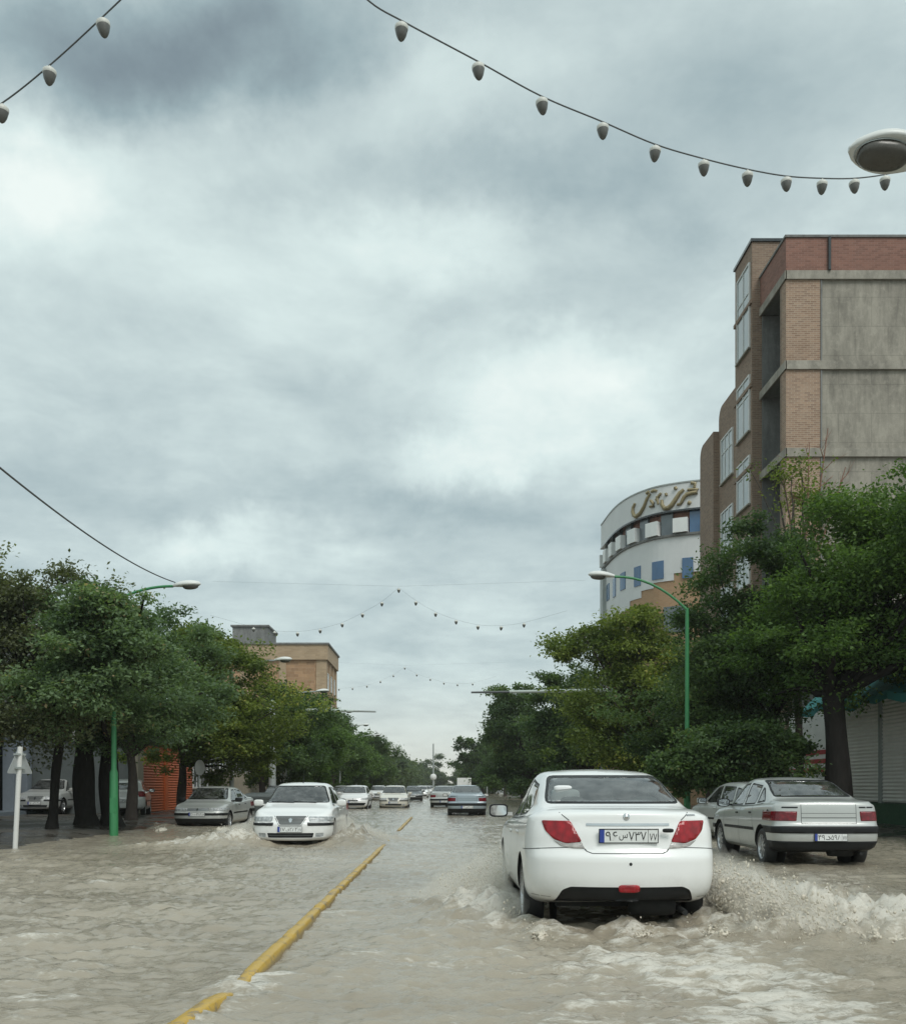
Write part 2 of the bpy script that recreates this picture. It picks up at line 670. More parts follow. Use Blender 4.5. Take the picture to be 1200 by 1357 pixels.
def build_car(c, name, label, cat, group=None):
    root = thing(name, label, cat, group=group)
    bm = car_body(c)
    bvh = BVHTree.FromBMesh(bm)
    paint = M[c['paint']]
    yr, yf = c['y']
    # wheel arches
    ra = c['wheel_r'] + c.get('arch_gap', .055)
    for y in c['axles']:
        circ = [(y + ra * math.cos(t), c['wheel_r'] + .01 + ra * math.sin(t)) for t in np.linspace(-.9, math.pi + .9, 26)]
        circ += [(y - ra * .7, .02), (y + ra * .7, .02)]
        for s in (1, -1):
            arch = MB()
            pc = cut(bm, 'x', circ, lambda p, n, s=s: p.x * s > c['half_w'] * .55)
            pc[0].free()
            lip_o, lip_i = [], []
            for t in np.linspace(-.35, math.pi + .35, 40):
                yy, zz = y + (ra + .012) * math.cos(t), c['wheel_r'] + .01 + (ra + .012) * math.sin(t)
                h = bvh.ray_cast(Vector((s * 3, yy, zz)), Vector((-s, 0, 0)))
                if h[0]:
                    lip_o.append(h[0] + h[1] * .002)
            for i in range(len(lip_o) - 1):
                p, q = lip_o[i], lip_o[i + 1]
                cc = Vector((0, y, c['wheel_r'] + .01))

                def inw(v):
                    d = Vector((0, v.y - cc.y, v.z - cc.z)).normalized()
                    return v - d * .02
                # dark liner running inward from the arch
                pi_, qi_ = inw(p), inw(q)
                arch.face([pi_, qi_, qi_ - Vector((s * .34, 0, 0)), pi_ - Vector((s * .34, 0, 0))], smooth=True)
            arch.face([Vector((s * (c['half_w'] - .32), y + ra * math.cos(t), c['wheel_r'] + .01 + ra * math.sin(t))) for t in np.linspace(0, 2 * math.pi, 24, endpoint=False)])
            arch.build('wheel_arch_liner', M['underbody'], root)
    body = bpy.data.objects.new('body', bpy.data.meshes.new('body'))
    link(body, root)
    body.data.materials.append(paint)
    # windows
    for w in c['windows']:
        nm, axis, sign, poly = w[:4]
        signs = (1, -1) if axis == 'x' else (sign,)
        for s in signs:
            if axis == 'x':
                ok = lambda p, n, s=s: p.x * s > .3 and n.x * s > .05
                pl = poly
            else:
                ok = lambda p, n, s=s: n.y * s > .03 and p.z > .75
                pl = poly
            pl = round_poly(pl, w[4] if len(w) > 4 else .05)
            seal = c.get('seal', .022)
            outer = cut(bm, axis, pl, ok)
            ob, on = outer
            ob.normal_update()
            keep = dict((v, on[v]) for v in ob.verts)
            # inner glass out of the outer piece
            inner_poly = inset_poly(pl, seal)
            tmp, _ = cut(ob, axis, inner_poly, lambda p, n: True)
            tn = {}
            tmp.normal_update()
            for v in tmp.verts:
                tn[v] = v.normal.copy()
            sn = {}
            ob.normal_update()
            for v in ob.verts:
                sn[v] = v.normal.copy()
            go = bm_obj(shell((tmp, tn), -.004, .0), nm, M[c.get('glass', 'car_glass')], root)
            bm_obj(shell((ob, sn), -.0015, .0), 'window_seal', M['black_rubber'], go)
    # lamps, grilles and inserts, each cut out of the skin
    for ft in c['features']:
        nm, axis, sign, poly, matn, off = ft[:6]
        rad = ft[6] if len(ft) > 6 else .02
        mir = (1, -1) if (len(ft) > 7 and ft[7] == 'both') else (1,)
        for s in mir:
            if axis == 'y':
                pl = [(p[0] * s, p[1]) for p in poly]
                ok = lambda p, n, g=sign: (p.y > yf - .8 if g > 0 else p.y < yr + .8) and n.y * g > -.25
            else:
                pl = poly
                ok = lambda p, n, g=s: p.x * g > .4
            pc = cut(bm, axis, round_poly(pl, rad) if rad else pl, ok)
            if not pc[0].faces:
                pc[0].free()
                continue
            o = bm_obj(shell(pc, off, .015), nm, M[matn], root)
            if len(ft) > 8 and ft[8]:
                o['label'] = ft[8]
    bm.to_mesh(body.data)
    bm.free()
    # shut lines
    mb = MB()
    for axis, sign, line, wd in c['gaps']:
        for s in ((1, -1) if axis == 'x' else (sign,)):
            ribbon(mb, bvh, axis, s, line, wd)
    if mb.f:
        mb.build('shut_lines', M['gap'], root)
    for axis, sign, line, wd, mi in c.get('strips', []):
        for s in ((1, -1) if axis == 'x' else (sign,)):
            mb = MB()
            ribbon(mb, bvh, axis, s, line, wd, off=.006)
            if mb.f:
                mb.build('trim_strip', M['chrome' if mi else 'black_plastic'], root)
    # door handles
    for (y, z) in c['handles']:
        for s in (1, -1):
            h = bvh.ray_cast(Vector((s * 3, y, z)), Vector((-s, 0, 0)))
            if h[0]:
                mb = MB()
                superblob(mb, (0, 0, 0), (.018, .085, .016), .7)
                o = mb.build('door_handle', M[c.get('handle_mat', c['paint'])], root)
                o.location = h[0]
    # mirrors
    my, mz, mx = c['mirror']
    for s in (1, -1):
        mb = MB()
        superblob(mb, (0, 0, 0), (.112, .06, .075), .55)
        mb.obox((-s * .12, .01, -.04), (.05, 0, 0), (0, .03, 0), (0, 0, .018))
        o = mb.build('side_mirror', M[c.get('mirror_mat', c['paint'])], root)
        o.location = (s * mx, my, mz)
        g = MB()
        pr = [(math.copysign(abs(math.cos(t)) ** .5, math.cos(t)), math.copysign(abs(math.sin(t)) ** .5, math.sin(t))) for t in np.linspace(0, 2 * math.pi, 24, endpoint=False)]
        g.prism([(x * .112, -.048, z * .075) for x, z in pr], (0, -.016, 0), 0)
        g.prism([(x * .096, -.0645, z * .058) for x, z in pr], (0, -.001, 0), 1)
        g.build('mirror_glass', [M['black_plastic'], M['mirror']], o)
    # cabin: floor, seats, dash, shelf, steering wheel
    mb = MB()
    z0 = .34
    mb.box(-.62, .62, c['cabin'][0], c['cabin'][1], .30, z0)
    mb.box(-.66, .66, c['cabin'][1] - .45, c['cabin'][1] - .05, .5, c['dash_z'])
    mb.box(-.60, .60, c['cabin'][0] - .05, c['cabin'][0] + .38, c['shelf_z'] - .06, c['shelf_z'])
    mb.build('cabin_trim', M['interior'], root)
    for sx, sy in ((-.36, c['seat_y']), (.36, c['seat_y'])):
        mb = MB()
        superblob(mb, (0, .1, .50), (.24, .27, .10), .6)
        superblob(mb, (0, -.22, .82), (.235, .08, .30), .55)
        superblob(mb, (0, -.27, 1.19), (.13, .05, .085), .6)
        mb.tube([(-.05, -.26, 1.05), (-.05, -.26, 1.2)], .008, 6)
        mb.tube([(.05, -.26, 1.05), (.05, -.26, 1.2)], .008, 6)
        mb.build('front_seat', M['seat_cloth'], root, (sx, sy, c.get('seat_dz', 0)))
    mb = MB()
    superblob(mb, (0, .15, .52), (.60, .28, .10), .5)
    superblob(mb, (0, -.14, .80), (.60, .08, .28), .5)
    for x in c.get('rear_heads', (-.36, .36)):
        superblob(mb, (x, -.17, 1.09), (.12, .045, .07), .6)
    mb.build('rear_bench', M['seat_cloth'], root, (0, c['cabin'][0] + .45, c.get('seat_dz', 0)))
    mb = MB()
    pts = [Vector((-.36 + .18 * math.cos(t), c['seat_y'] + .42 + .18 * math.sin(t) * .35, .93 + .18 * math.sin(t))) for t in np.linspace(0, 2 * math.pi, 25)]
    mb.tube(pts, .014, 8, caps=False)
    mb.obox((-.36, c['seat_y'] + .44, .93), (.17, 0, 0), (0, .01, .004), (0, -.006, .02))
    mb.build('steering_wheel', M['black_plastic'], root)
    # underside
    mb = MB()
    mb.box(-c['half_w'] * .66, c['half_w'] * .66, yr + .55, yf - .45, .23, .42)
    for y in c['axles']:
        mb.tube([(-c['half_w'] + .2, y, c['wheel_r']), (c['half_w'] - .2, y, c['wheel_r'])], .05, 10)
    mb.lathe([(.001, -.22), (.09, -.2), (.1, -.15), (.1, .15), (.09, .2), (.001, .22)], 16, c=(.28, yr + .35, .27), axis='x')
    mb.tube([(.48, yr + .5, .25), (.52, yr + .3, .24), (.52, yr + .08, .23)], .025, 10)
    mb.build('underbody', M['underbody'], root)
    wheel_set(c, root)
    # plates
    for sgn, key in ((-1, 'rear_plate'), (1, 'front_plate')):
        if key in c:
            z, txt, tilt = c[key][:3]
            h = bvh.ray_cast(Vector((c[key][3] if len(c[key]) > 3 else 0., sgn * 4, z)), Vector((0, -sgn, 0)))
            if h[0]:
                plate(root, txt, (h[0].x, h[0].y + sgn * .014, z), sgn, tilt)
    for ex in c.get('extras', []):
        ex(root, bvh)
    # pillar trim between the side windows
    return root


def on_skin(bvh, x, z, sgn):
    h = bvh.ray_cast(Vector((x, sgn * 4, z)), Vector((0, -sgn, 0)))
    return h[0], h[1]


def antenna(y, bvh_top=True):
    def f(root, bvh):
        h = bvh.ray_cast(Vector((0, y, 3)), Vector((0, 0, -1)))
        mb = MB()
        mb.tube([h[0] - Vector((0, 0, .01)), h[0] + Vector((0, -.02, .03)), h[0] + Vector((0, -.16, .17))], [.018, .010, .004], 8)
        mb.build('antenna', M['black_plastic'], root)
    return f


def wipers(y, z, L=.5):
    def f(root, bvh):
        for x0 in (-.42, .08):
            mb = MB()
            pts = []
            for k in range(9):
                x = x0 + L * k / 8
                h = bvh.ray_cast(Vector((x, 4, z + .02 * k / 8)), Vector((0, -1, 0)))
                if h[0]:
                    pts.append(h[0] + h[1] * .012)
            if len(pts) > 2:
                mb.tube(pts, .011, 6)
                mb.build('wiper', M['black_rubber'], root)
    return f


def badge(x, z, sgn, r, shape='round', matn='chrome', name='emblem'):
    def f(root, bvh):
        p, n = on_skin(bvh, x, z, sgn)
        if not p:
            return
        mb = MB()
        if shape == 'round':
            mb.lathe([(.001, .008), (r * .55, .007), (r * .62, .003), (r * .85, .006), (r, .004), (r * 1.02, 0)], 24, axis='y')
        elif shape == 'diamond':
            q = [(0, r), (.25 * r, .62 * r), (.8 * r, .3 * r), (.55 * r, -.25 * r), (.5 * r, -.8 * r), (0, -r), (-.5 * r, -.8 * r), (-.55 * r, -.25 * r), (-.8 * r, .3 * r), (-.25 * r, .62 * r)]
            mb.prism([(a, 0, b) for a, b in q], (0, .012, 0))
        elif shape == 'lion':
            q = [(-.2, -1), (.1, -1), (.15, -.4), (.45, -.9), (.7, -.9), (.45, -.2), (.5, .3), (.95, .5), (.9, .7), (.4, .6), (.3, .95), (-.1, 1.05), (-.25, .75), (-.1, .5), (-.35, .3), (-.8, .55), (-.85, .4), (-.4, 0), (-.35, -.4)]
            mb.prism([(a * r * .8, 0, b * r) for a, b in q], (0, .01, 0))
        else:                                   # a short row of raised letters
            for k in range(5):
                x0 = -r + 2 * r * k / 5
                mb.box(x0, x0 + r * .28, 0, .004, -r * .18, r * .18)
        o = mb.build(name, M[matn], root)
        o.location = p + n * .001
        o.rotation_euler = n.to_track_quat('Y', 'Z').to_euler()
    return f
# ================================================================== materials of the place
M = {}


def paint(name, col, metal=0., rough=.32, dirt=.5):
    """lacquered car body: dark lining on the inner side, road dirt rising unevenly from the sills"""
    m, nt, b, out = new_mat(name)
    v = coords(nt, 'Object')
    sep = node(nt, 'ShaderNodeSeparateXYZ')
    nt.links.new(v, sep.inputs[0])
    n1 = noise(nt, v, 5, 5, .65)
    n2 = noise(nt, v, 38, 4, .7)
    h = math_n(nt, 'ADD', sep.outputs[2], math_n(nt, 'MULTIPLY', math_n(nt, 'SUBTRACT', n1, .5), .55))
    d = ramp(nt, h, [(.12, 1.), (.62, 0.)], 'EASE')
    d = math_n(nt, 'MULTIPLY', d, math_n(nt, 'ADD', math_n(nt, 'MULTIPLY', n2, .7), .15), clamp=True)
    d = math_n(nt, 'MULTIPLY', d, dirt, clamp=True)
    specks = ramp(nt, noise(nt, v, 90, 2, .5), [(.66, 0.), (.74, 1.)])
    d2 = math_n(nt, 'MAXIMUM', d, math_n(nt, 'MULTIPLY', specks, .12 * dirt))
    c = mixc(nt, d2, col, (.23, .20, .155))
    geo = node(nt, 'ShaderNodeNewGeometry')
    c2 = mixc(nt, geo.outputs['Backfacing'], c, (.03, .03, .032))
    nt.links.new(c2, b.inputs['Base Color'])
    nt.links.new(math_n(nt, 'ADD', math_n(nt, 'MULTIPLY', d2, .5), rough), b.inputs['Roughness'])
    b.inputs['Metallic'].default_value = metal
    b.inputs['Coat Weight'].default_value = .8
    nt.links.new(math_n(nt, 'ADD', math_n(nt, 'MULTIPLY', d2, .4), .04), b.inputs['Coat Roughness'])
    bump(nt, b, noise(nt, v, 140, 2), .02, .002)
    return m


def glass_mat(name, tint, rough=.0, ior=1.62, dirt=.13):
    m, nt, b, out = new_mat(name)
    nt.nodes.remove(b)
    tr = node(nt, 'ShaderNodeBsdfTransparent')
    tr.inputs[0].default_value = (*tint, 1)
    gl = node(nt, 'ShaderNodeBsdfGlossy')
    gl.inputs['Roughness'].default_value = rough
    df = node(nt, 'ShaderNodeBsdfDiffuse')
    df.inputs[0].default_value = (.42, .43, .42, 1)
    fr = node(nt, 'ShaderNodeFresnel')
    fr.inputs[0].default_value = ior
    v = coords(nt, 'Object')
    film = ramp(nt, noise(nt, v, 7, 5, .65), [(.35, 0.), (.75, 1.)])
    mx = node(nt, 'ShaderNodeMixShader')
    nt.links.new(math_n(nt, 'MULTIPLY', film, dirt * 2), mx.inputs[0])
    nt.links.new(tr.outputs[0], mx.inputs[1])
    nt.links.new(df.outputs[0], mx.inputs[2])
    m2 = node(nt, 'ShaderNodeMixShader')
    nt.links.new(math_n(nt, 'ADD', math_n(nt, 'MULTIPLY', fr.outputs[0], 1.5), .07, clamp=True), m2.inputs[0])
    nt.links.new(mx.outputs[0], m2.inputs[1])
    nt.links.new(gl.outputs[0], m2.inputs[2])
    nt.links.new(m2.outputs[0], out.inputs[0])
    return m


def lens(name, col, rough=.12):
    m, nt, b, out = new_mat(name)
    v = coords(nt, 'Object')
    w = node(nt, 'ShaderNodeTexVoronoi')
    w.inputs['Scale'].default_value = 16
    nt.links.new(v, w.inputs['Vector'])
    c = mixc(nt, ramp(nt, w.outputs[0], [(.1, 1.), (.75, 0.)]), tuple(x * .55 for x in col), col)
    nt.links.new(c, b.inputs['Base Color'])
    b.inputs['Roughness'].default_value = rough
    b.inputs['Coat Weight'].default_value = .45
    b.inputs['Specular IOR Level'].default_value = .35
    b.inputs['Coat Roughness'].default_value = .03
    wv = node(nt, 'ShaderNodeTexWave')
    wv.bands_direction = 'X'
    wv.inputs['Scale'].default_value = 22
    nt.links.new(v, wv.inputs['Vector'])
    bump(nt, b, wv.outputs[1], .25, .01)
    return m


M['white_paint'] = paint('white_paint', (.78, .79, .78))
M['silver_paint'] = paint('silver_paint', (.47, .485, .47), .32, .36)
M['grey_paint'] = paint('grey_paint', (.30, .32, .33), .35, .36)
M['dark_paint'] = paint('dark_paint', (.06, .065, .07), .2, .34)
M['cream_paint'] = paint('cream_paint', (.68, .66, .58))
M['blue_grey_paint'] = paint('blue_grey_paint', (.30, .36, .40), .3, .36)
M['car_glass'] = glass_mat('car_glass', (.62, .68, .66))
M['dark_glass'] = glass_mat('dark_glass', (.30, .34, .34))
M['red_lens'] = lens('red_lens', (.36, .004, .012))
M['dark_red_lens'] = lens('dark_red_lens', (.20, .006, .015))
M['clear_lens'] = lens('clear_lens', (.62, .60, .58))
M['head_lens'] = lens('head_lens', (.50, .53, .54), .08)
M['amber_lens'] = lens('amber_lens', (.6, .25, .04))
M['black_plastic'] = surf('black_plastic', (.014, .015, .016), .5, var=.3, bmp=.05, spec=.25)
M['black_rubber'] = surf('black_rubber', (.012, .013, .014), .45, var=.2, spec=.3)
M['rubber'] = surf('rubber', (.02, .021, .022), .62, var=.35, bmp=.1)
M['underbody'] = surf('underbody', (.012, .013, .013), .8, var=.4)
M['gap'] = surf('gap', (.06, .065, .065), .7, var=.2)
M['alloy'] = surf('alloy', (.5, .51, .52), .3, .8, var=.1)
M['chrome'] = surf('chrome', (.62, .63, .64), .18, 1., var=.05)
M['dull_steel'] = surf('dull_steel', (.30, .32, .33), .42, .6, var=.2)
M['mirror'] = surf('mirror', (.7, .72, .73), .04, 1., var=.03)
M['interior'] = surf('interior', (.09, .09, .092), .8, var=.2)
M['seat_cloth'] = surf('seat_cloth', (.16, .16, .165), .9, var=.25, scale=14)
M['white_cloth'] = surf('white_cloth', (.75, .76, .76), .9, var=.08, scale=14)
M['plate_white'] = surf('plate_white', (.72, .74, .73), .4, var=.06)
M['plate_blue'] = surf('plate_blue', (.03, .06, .30), .4, var=.1)
M['plate_black'] = surf('plate_black', (.012, .012, .012), .5, var=.1)
# ================================================================== the cars
SEDAN_TALL = dict(                                    # tall-tailed saloon driving ahead
    y=(-2.27, 2.28), half_w=.872, rear_round=(.46, 2.25), front_round=(.62, 2.1), wheel_r=.315, axles=(-1.28, 1.39), paint='white_paint',
    top=[(-2.27, 1.10), (-2.1, 1.112), (-1.75, 1.122), (-1.62, 1.135), (-1.3, 1.272), (-.95, 1.405), (-.6, 1.465), (-.1, 1.485), (.3, 1.46), (.55, 1.41), (.9, 1.22), (1.25, 1.0), (1.36, .97), (1.9, .87), (2.2, .76), (2.28, .70)],
    belt=[(-2.27, 1.045), (-1.9, 1.045), (-1.5, 1.025), (0, .955), (1.0, .915), (1.4, .885), (2.0, .78), (2.28, .62)],
    bottom=[(-2.27, .335), (-1.95, .30), (-1.6, .25), (-1.4, .22), (1.5, .20), (2.28, .22)],
    roof_w=[(-2.27, .72), (-1.75, .70), (-1.55, .655), (-.95, .59), (-.3, .58), (.4, .575), (.9, .61), (1.25, .66), (1.5, .68), (2.28, .64)],
    rear_prof=[(.22, .16), (.33, .06), (.42, .02), (.55, 0), (.68, .0), (.735, .02), (.76, .055), (.9, .075), (1.0, .10), (1.06, .105), (1.095, .15), (1.13, .32)],
    front_prof=[(.2, .12), (.3, .04), (.45, 0), (.58, .01), (.66, .06), (.74, .14), (.8, .3)],
    windows=[('rear_window', 'y', -1, [(-.655, 1.145), (.655, 1.145), (.555, 1.415), (-.555, 1.415)], .06),
             ('windscreen', 'y', 1, [(-.70, 1.02), (.70, 1.02), (.545, 1.40), (-.545, 1.40)], .06),
             ('door_window', 'x', 0, [(.92, .955), (.04, .985), (.04, 1.385), (.36, 1.365)], .05),
             ('door_window', 'x', 0, [(-.03, .99), (-.86, 1.03), (-1.08, 1.12), (-.80, 1.325), (-.03, 1.388)], .05)],
    features=[('tail_light', 'y', -1, [(-.735, 1.010), (-.49, 1.008), (-.395, .832), (-.53, .816), (-.635, .850), (-.708, .925)], 'red_lens', .006, .02, 'both'),
              ('lamp_strip', 'y', -1, [(-.397, .829), (-.370, .772), (-.48, .776), (-.575, .793), (-.642, .843), (-.531, .812)], 'clear_lens', .004, .008, 'both'),
              ('bumper_insert', 'y', -1, [(-.50, .452), (.50, .452), (.57, .42), (.63, .30), (-.63, .30), (-.57, .42)], 'black_plastic', -.012, .02),
              ('head_light', 'y', 1, [(.80, .74), (.40, .68), (.44, .58), (.84, .62)], 'head_lens', .003, .03, 'both'),
              ('grille', 'y', 1, [(-.34, .68), (.34, .68), (.28, .56), (-.28, .56)], 'black_plastic', -.01, .03),
              ('air_intake', 'y', 1, [(-.6, .42), (.6, .42), (.5, .28), (-.5, .28)], 'black_plastic', -.012, .03)],
    gaps=[('y', -1, [(-.372, .772), (-.355, .752), (-.31, .735), (.31, .735), (.355, .752), (.372, .772)], .010),
          ('y', -1, [(-.50, 1.012), (-.56, 1.06), (-.60, 1.10)], .008), ('y', -1, [(.50, 1.012), (.56, 1.06), (.60, 1.10)], .008),
          ('x', 0, [(1.05, .90), (1.06, .60), (1.0, .32)], .008), ('x', 0, [(.0, .97), (.0, .60), (-.03, .30)], .008),
          ('x', 0, [(-.93, 1.0), (-.88, .80), (-.86, .60), (-.95, .50)], .008), ('x', 0, [(.98, .30), (-.9, .30)], .008),
          ('y', -1, [(-.86, .36), (-.66, .352)], .006), ('y', -1, [(.86, .36), (.66, .352)], .006),
          ('x', 0, [(-1.60, .74), (-1.95, .76), (-2.3, .80)], .007)],
    strips=[('y', -1, [(-.355, .978), (.385, .978)], .022, 1), ('x', 0, [(.93, .945), (.0, .972), (-.86, 1.012)], .014, 0)],
    handles=[(.14, .83), (-.78, .86)], mirror=(.76, 1.03, .965), cabin=(-1.55, 1.35), dash_z=.95, shelf_z=1.09, seat_y=.1, spokes=5, spoke_w=.11, seat_dz=.05,
    rear_plate=(.884, PLATE_TEXT('۹۶', 'س', '۷۳۷', '۷۷'), .09, .012))


def tall_extras(root, bvh):
    p, n = on_skin(bvh, .008, .44, -1)
    mb = MB()
    superblob(mb, (0, 0, 0), (.095, .02, .034), .5)
    mb.build('fog_lamp', M['red_lens'], root, p - Vector((0, .006, 0)))
    p, n = on_skin(bvh, .02, .648, -1)
    mb = MB()
    mb.lathe([(.001, -.004), (.012, -.004), (.014, 0)], 14, axis='y')
    mb.build('tow_cover', M['black_plastic'], root, p)
    mb = MB()
    superblob(mb, (0, 0, 0), (.15, .055, .095), .45)
    superblob(mb, (-.02, -.01, .10), (.09, .04, .03), .6)
    mb.build('headrest_cover', M['white_cloth'], root, (-.42, -1.18, 1.185))
    mb = MB()
    superblob(mb, (0, 0, 0), (.05, .012, .018), .6)
    mb.build('plate_lamp', M['black_plastic'], root, (.36, -2.215, .93))


SEDAN_TALL['extras'] = [tall_extras, badge(.0, 1.045, -1, .03, 'round'), badge(.60, 1.055, -1, .05, 'word', 'alloy', 'lettering')]

SEDAN_BOXY = dict(                                    # angular saloon: the parked silver one, the grey ones
    y=(-2.2, 2.2), half_w=.858, rear_round=(.26, 2.9), front_round=(.42, 2.4), wheel_r=.30, axles=(-1.32, 1.35), paint='silver_paint',
    top=[(-2.2, 1.045), (-2.05, 1.062), (-1.7, 1.078), (-1.52, 1.092), (-1.2, 1.23), (-.75, 1.395), (-.4, 1.435), (0, 1.445), (.3, 1.425), (.5, 1.38), (.95, 1.13), (1.2, .975), (1.35, .945), (1.8, .865), (2.1, .79), (2.2, .75)],
    belt=[(-2.2, 1.0), (-1.5, .985), (0, .925), (1.0, .89), (1.4, .865), (2.0, .77), (2.2, .68)],
    bottom=[(-2.2, .30), (-1.9, .26), (-1.5, .22), (1.6, .20), (2.2, .24)],
    roof_w=[(-2.2, .76), (-1.6, .73), (-1.47, .69), (-.75, .585), (.4, .57), (.95, .62), (1.2, .68), (2.2, .70)],
    rear_prof=[(.2, .10), (.3, .05), (.42, .012), (.5, .0), (.655, 0), (.675, .045), (.73, .07), (.9, .085), (1.0, .10), (1.04, .13), (1.075, .28)],
    front_prof=[(.2, .14), (.3, .04), (.42, 0), (.585, 0), (.61, .05), (.72, .085), (.77, .16), (.85, .3)], front_reach=.7, rear_reach=.7,
    windows=[('rear_window', 'y', -1, [(-.655, 1.108), (.655, 1.108), (.555, 1.392), (-.555, 1.392)], .05),
             ('windscreen', 'y', 1, [(-.68, 1.0), (.68, 1.0), (.545, 1.375), (-.545, 1.375)], .05),
             ('door_window', 'x', 0, [(.86, .935), (.03, .955), (.03, 1.345), (.33, 1.325)], .04),
             ('door_window', 'x', 0, [(-.05, .955), (-.72, .98), (-.72, 1.30), (-.05, 1.345)], .04),
             ('quarter_window', 'x', 0, [(-.80, .99), (-1.22, 1.03), (-.90, 1.245), (-.80, 1.275)], .03)],
    features=[('tail_light', 'y', -1, [(-.92, .890), (-.50, .890), (-.515, .740), (-.92, .740)], 'dark_red_lens', .005, .012, 'both'),
              ('bumper_band', 'y', -1, [(-.92, .652), (.92, .652), (.92, .548), (-.92, .548)], 'black_plastic', .012, 0),
              ('lower_bumper', 'y', -1, [(-.92, .425), (.92, .425), (.92, .24), (-.92, .24)], 'black_plastic', .004, 0),
              ('head_light', 'y', 1, [(.87, .735), (.40, .735), (.42, .628), (.87, .64)], 'head_lens', .003, .02, 'both'),
              ('grille', 'y', 1, [(-.37, .73), (.37, .73), (.37, .64), (-.37, .64)], 'dull_steel', -.006, .015),
              ('bumper_band', 'y', 1, [(-.92, .575), (.92, .575), (.92, .50), (-.92, .50)], 'black_plastic', .012, 0),
              ('lower_bumper', 'y', 1, [(-.92, .40), (.92, .40), (.92, .18), (-.92, .18)], 'black_plastic', .004, 0)],
    gaps=[('y', -1, [(-.44, 1.0), (-.44, .70), (.44, .70), (.44, 1.0)], .009), ('y', -1, [(-.44, .86), (.44, .86)], .006), ('y', -1, [(-.44, .79), (.44, .79)], .012),
          ('x', 0, [(1.02, .88), (1.03, .60), (.98, .27)], .009), ('x', 0, [(-.01, .94), (-.01, .60), (-.03, .27)], .009),
          ('x', 0, [(-.76, .97), (-.80, .80), (-.86, .62), (-.98, .5)], .009), ('x', 0, [(.98, .27), (-.9, .27)], .008),
          ('y', 1, [(-.39, .74), (-.40, .62)], .01), ('y', 1, [(.39, .74), (.40, .62)], .01)],
    strips=[('x', 0, [(.95, .56), (-.92, .575)], .05, 0), ('x', 0, [(.88, .925), (-.76, .958), (-1.2, 1.0)], .014, 0),
            ('y', -1, [(-.73, .952), (-.49, .952)], .022, 0), ('y', -1, [(.49, .952), (.60, .952)], .022, 0), ('y', -1, [(.62, .952), (.73, .952)], .022, 0)],
    handles=[(.16, .82), (-.66, .84)], handle_mat='black_plastic', mirror=(.70, .985, .955), mirror_mat='black_plastic', cabin=(-1.5, 1.3), dash_z=.93, shelf_z=1.05, seat_y=.1, spokes=9, spoke_w=.05,
    rear_plate=(.49, PLATE_TEXT('۴۹', 'د', '۵۹۸', '۷۷'), .0), front_plate=(.535, PLATE_TEXT('۳۸', 'ب', '۴۱۶', '۷۷'), .0))
SEDAN_BOXY['extras'] = [badge(0, .69, 1, .045, 'lion'), wipers(0, 1.0)]


def fuel_flap(root, bvh):
    h = bvh.ray_cast(Vector((-3, -1.68, .86)), Vector((1, 0, 0)))
    mb = MB()
    mb.lathe([(.001, .004), (.05, .004), (.055, 0)], 20, axis='x')
    o = mb.build('fuel_cap', M['black_plastic'], root, h[0] - Vector((.004, 0, 0)))


SEDAN_BOXY['extras'].append(fuel_flap)

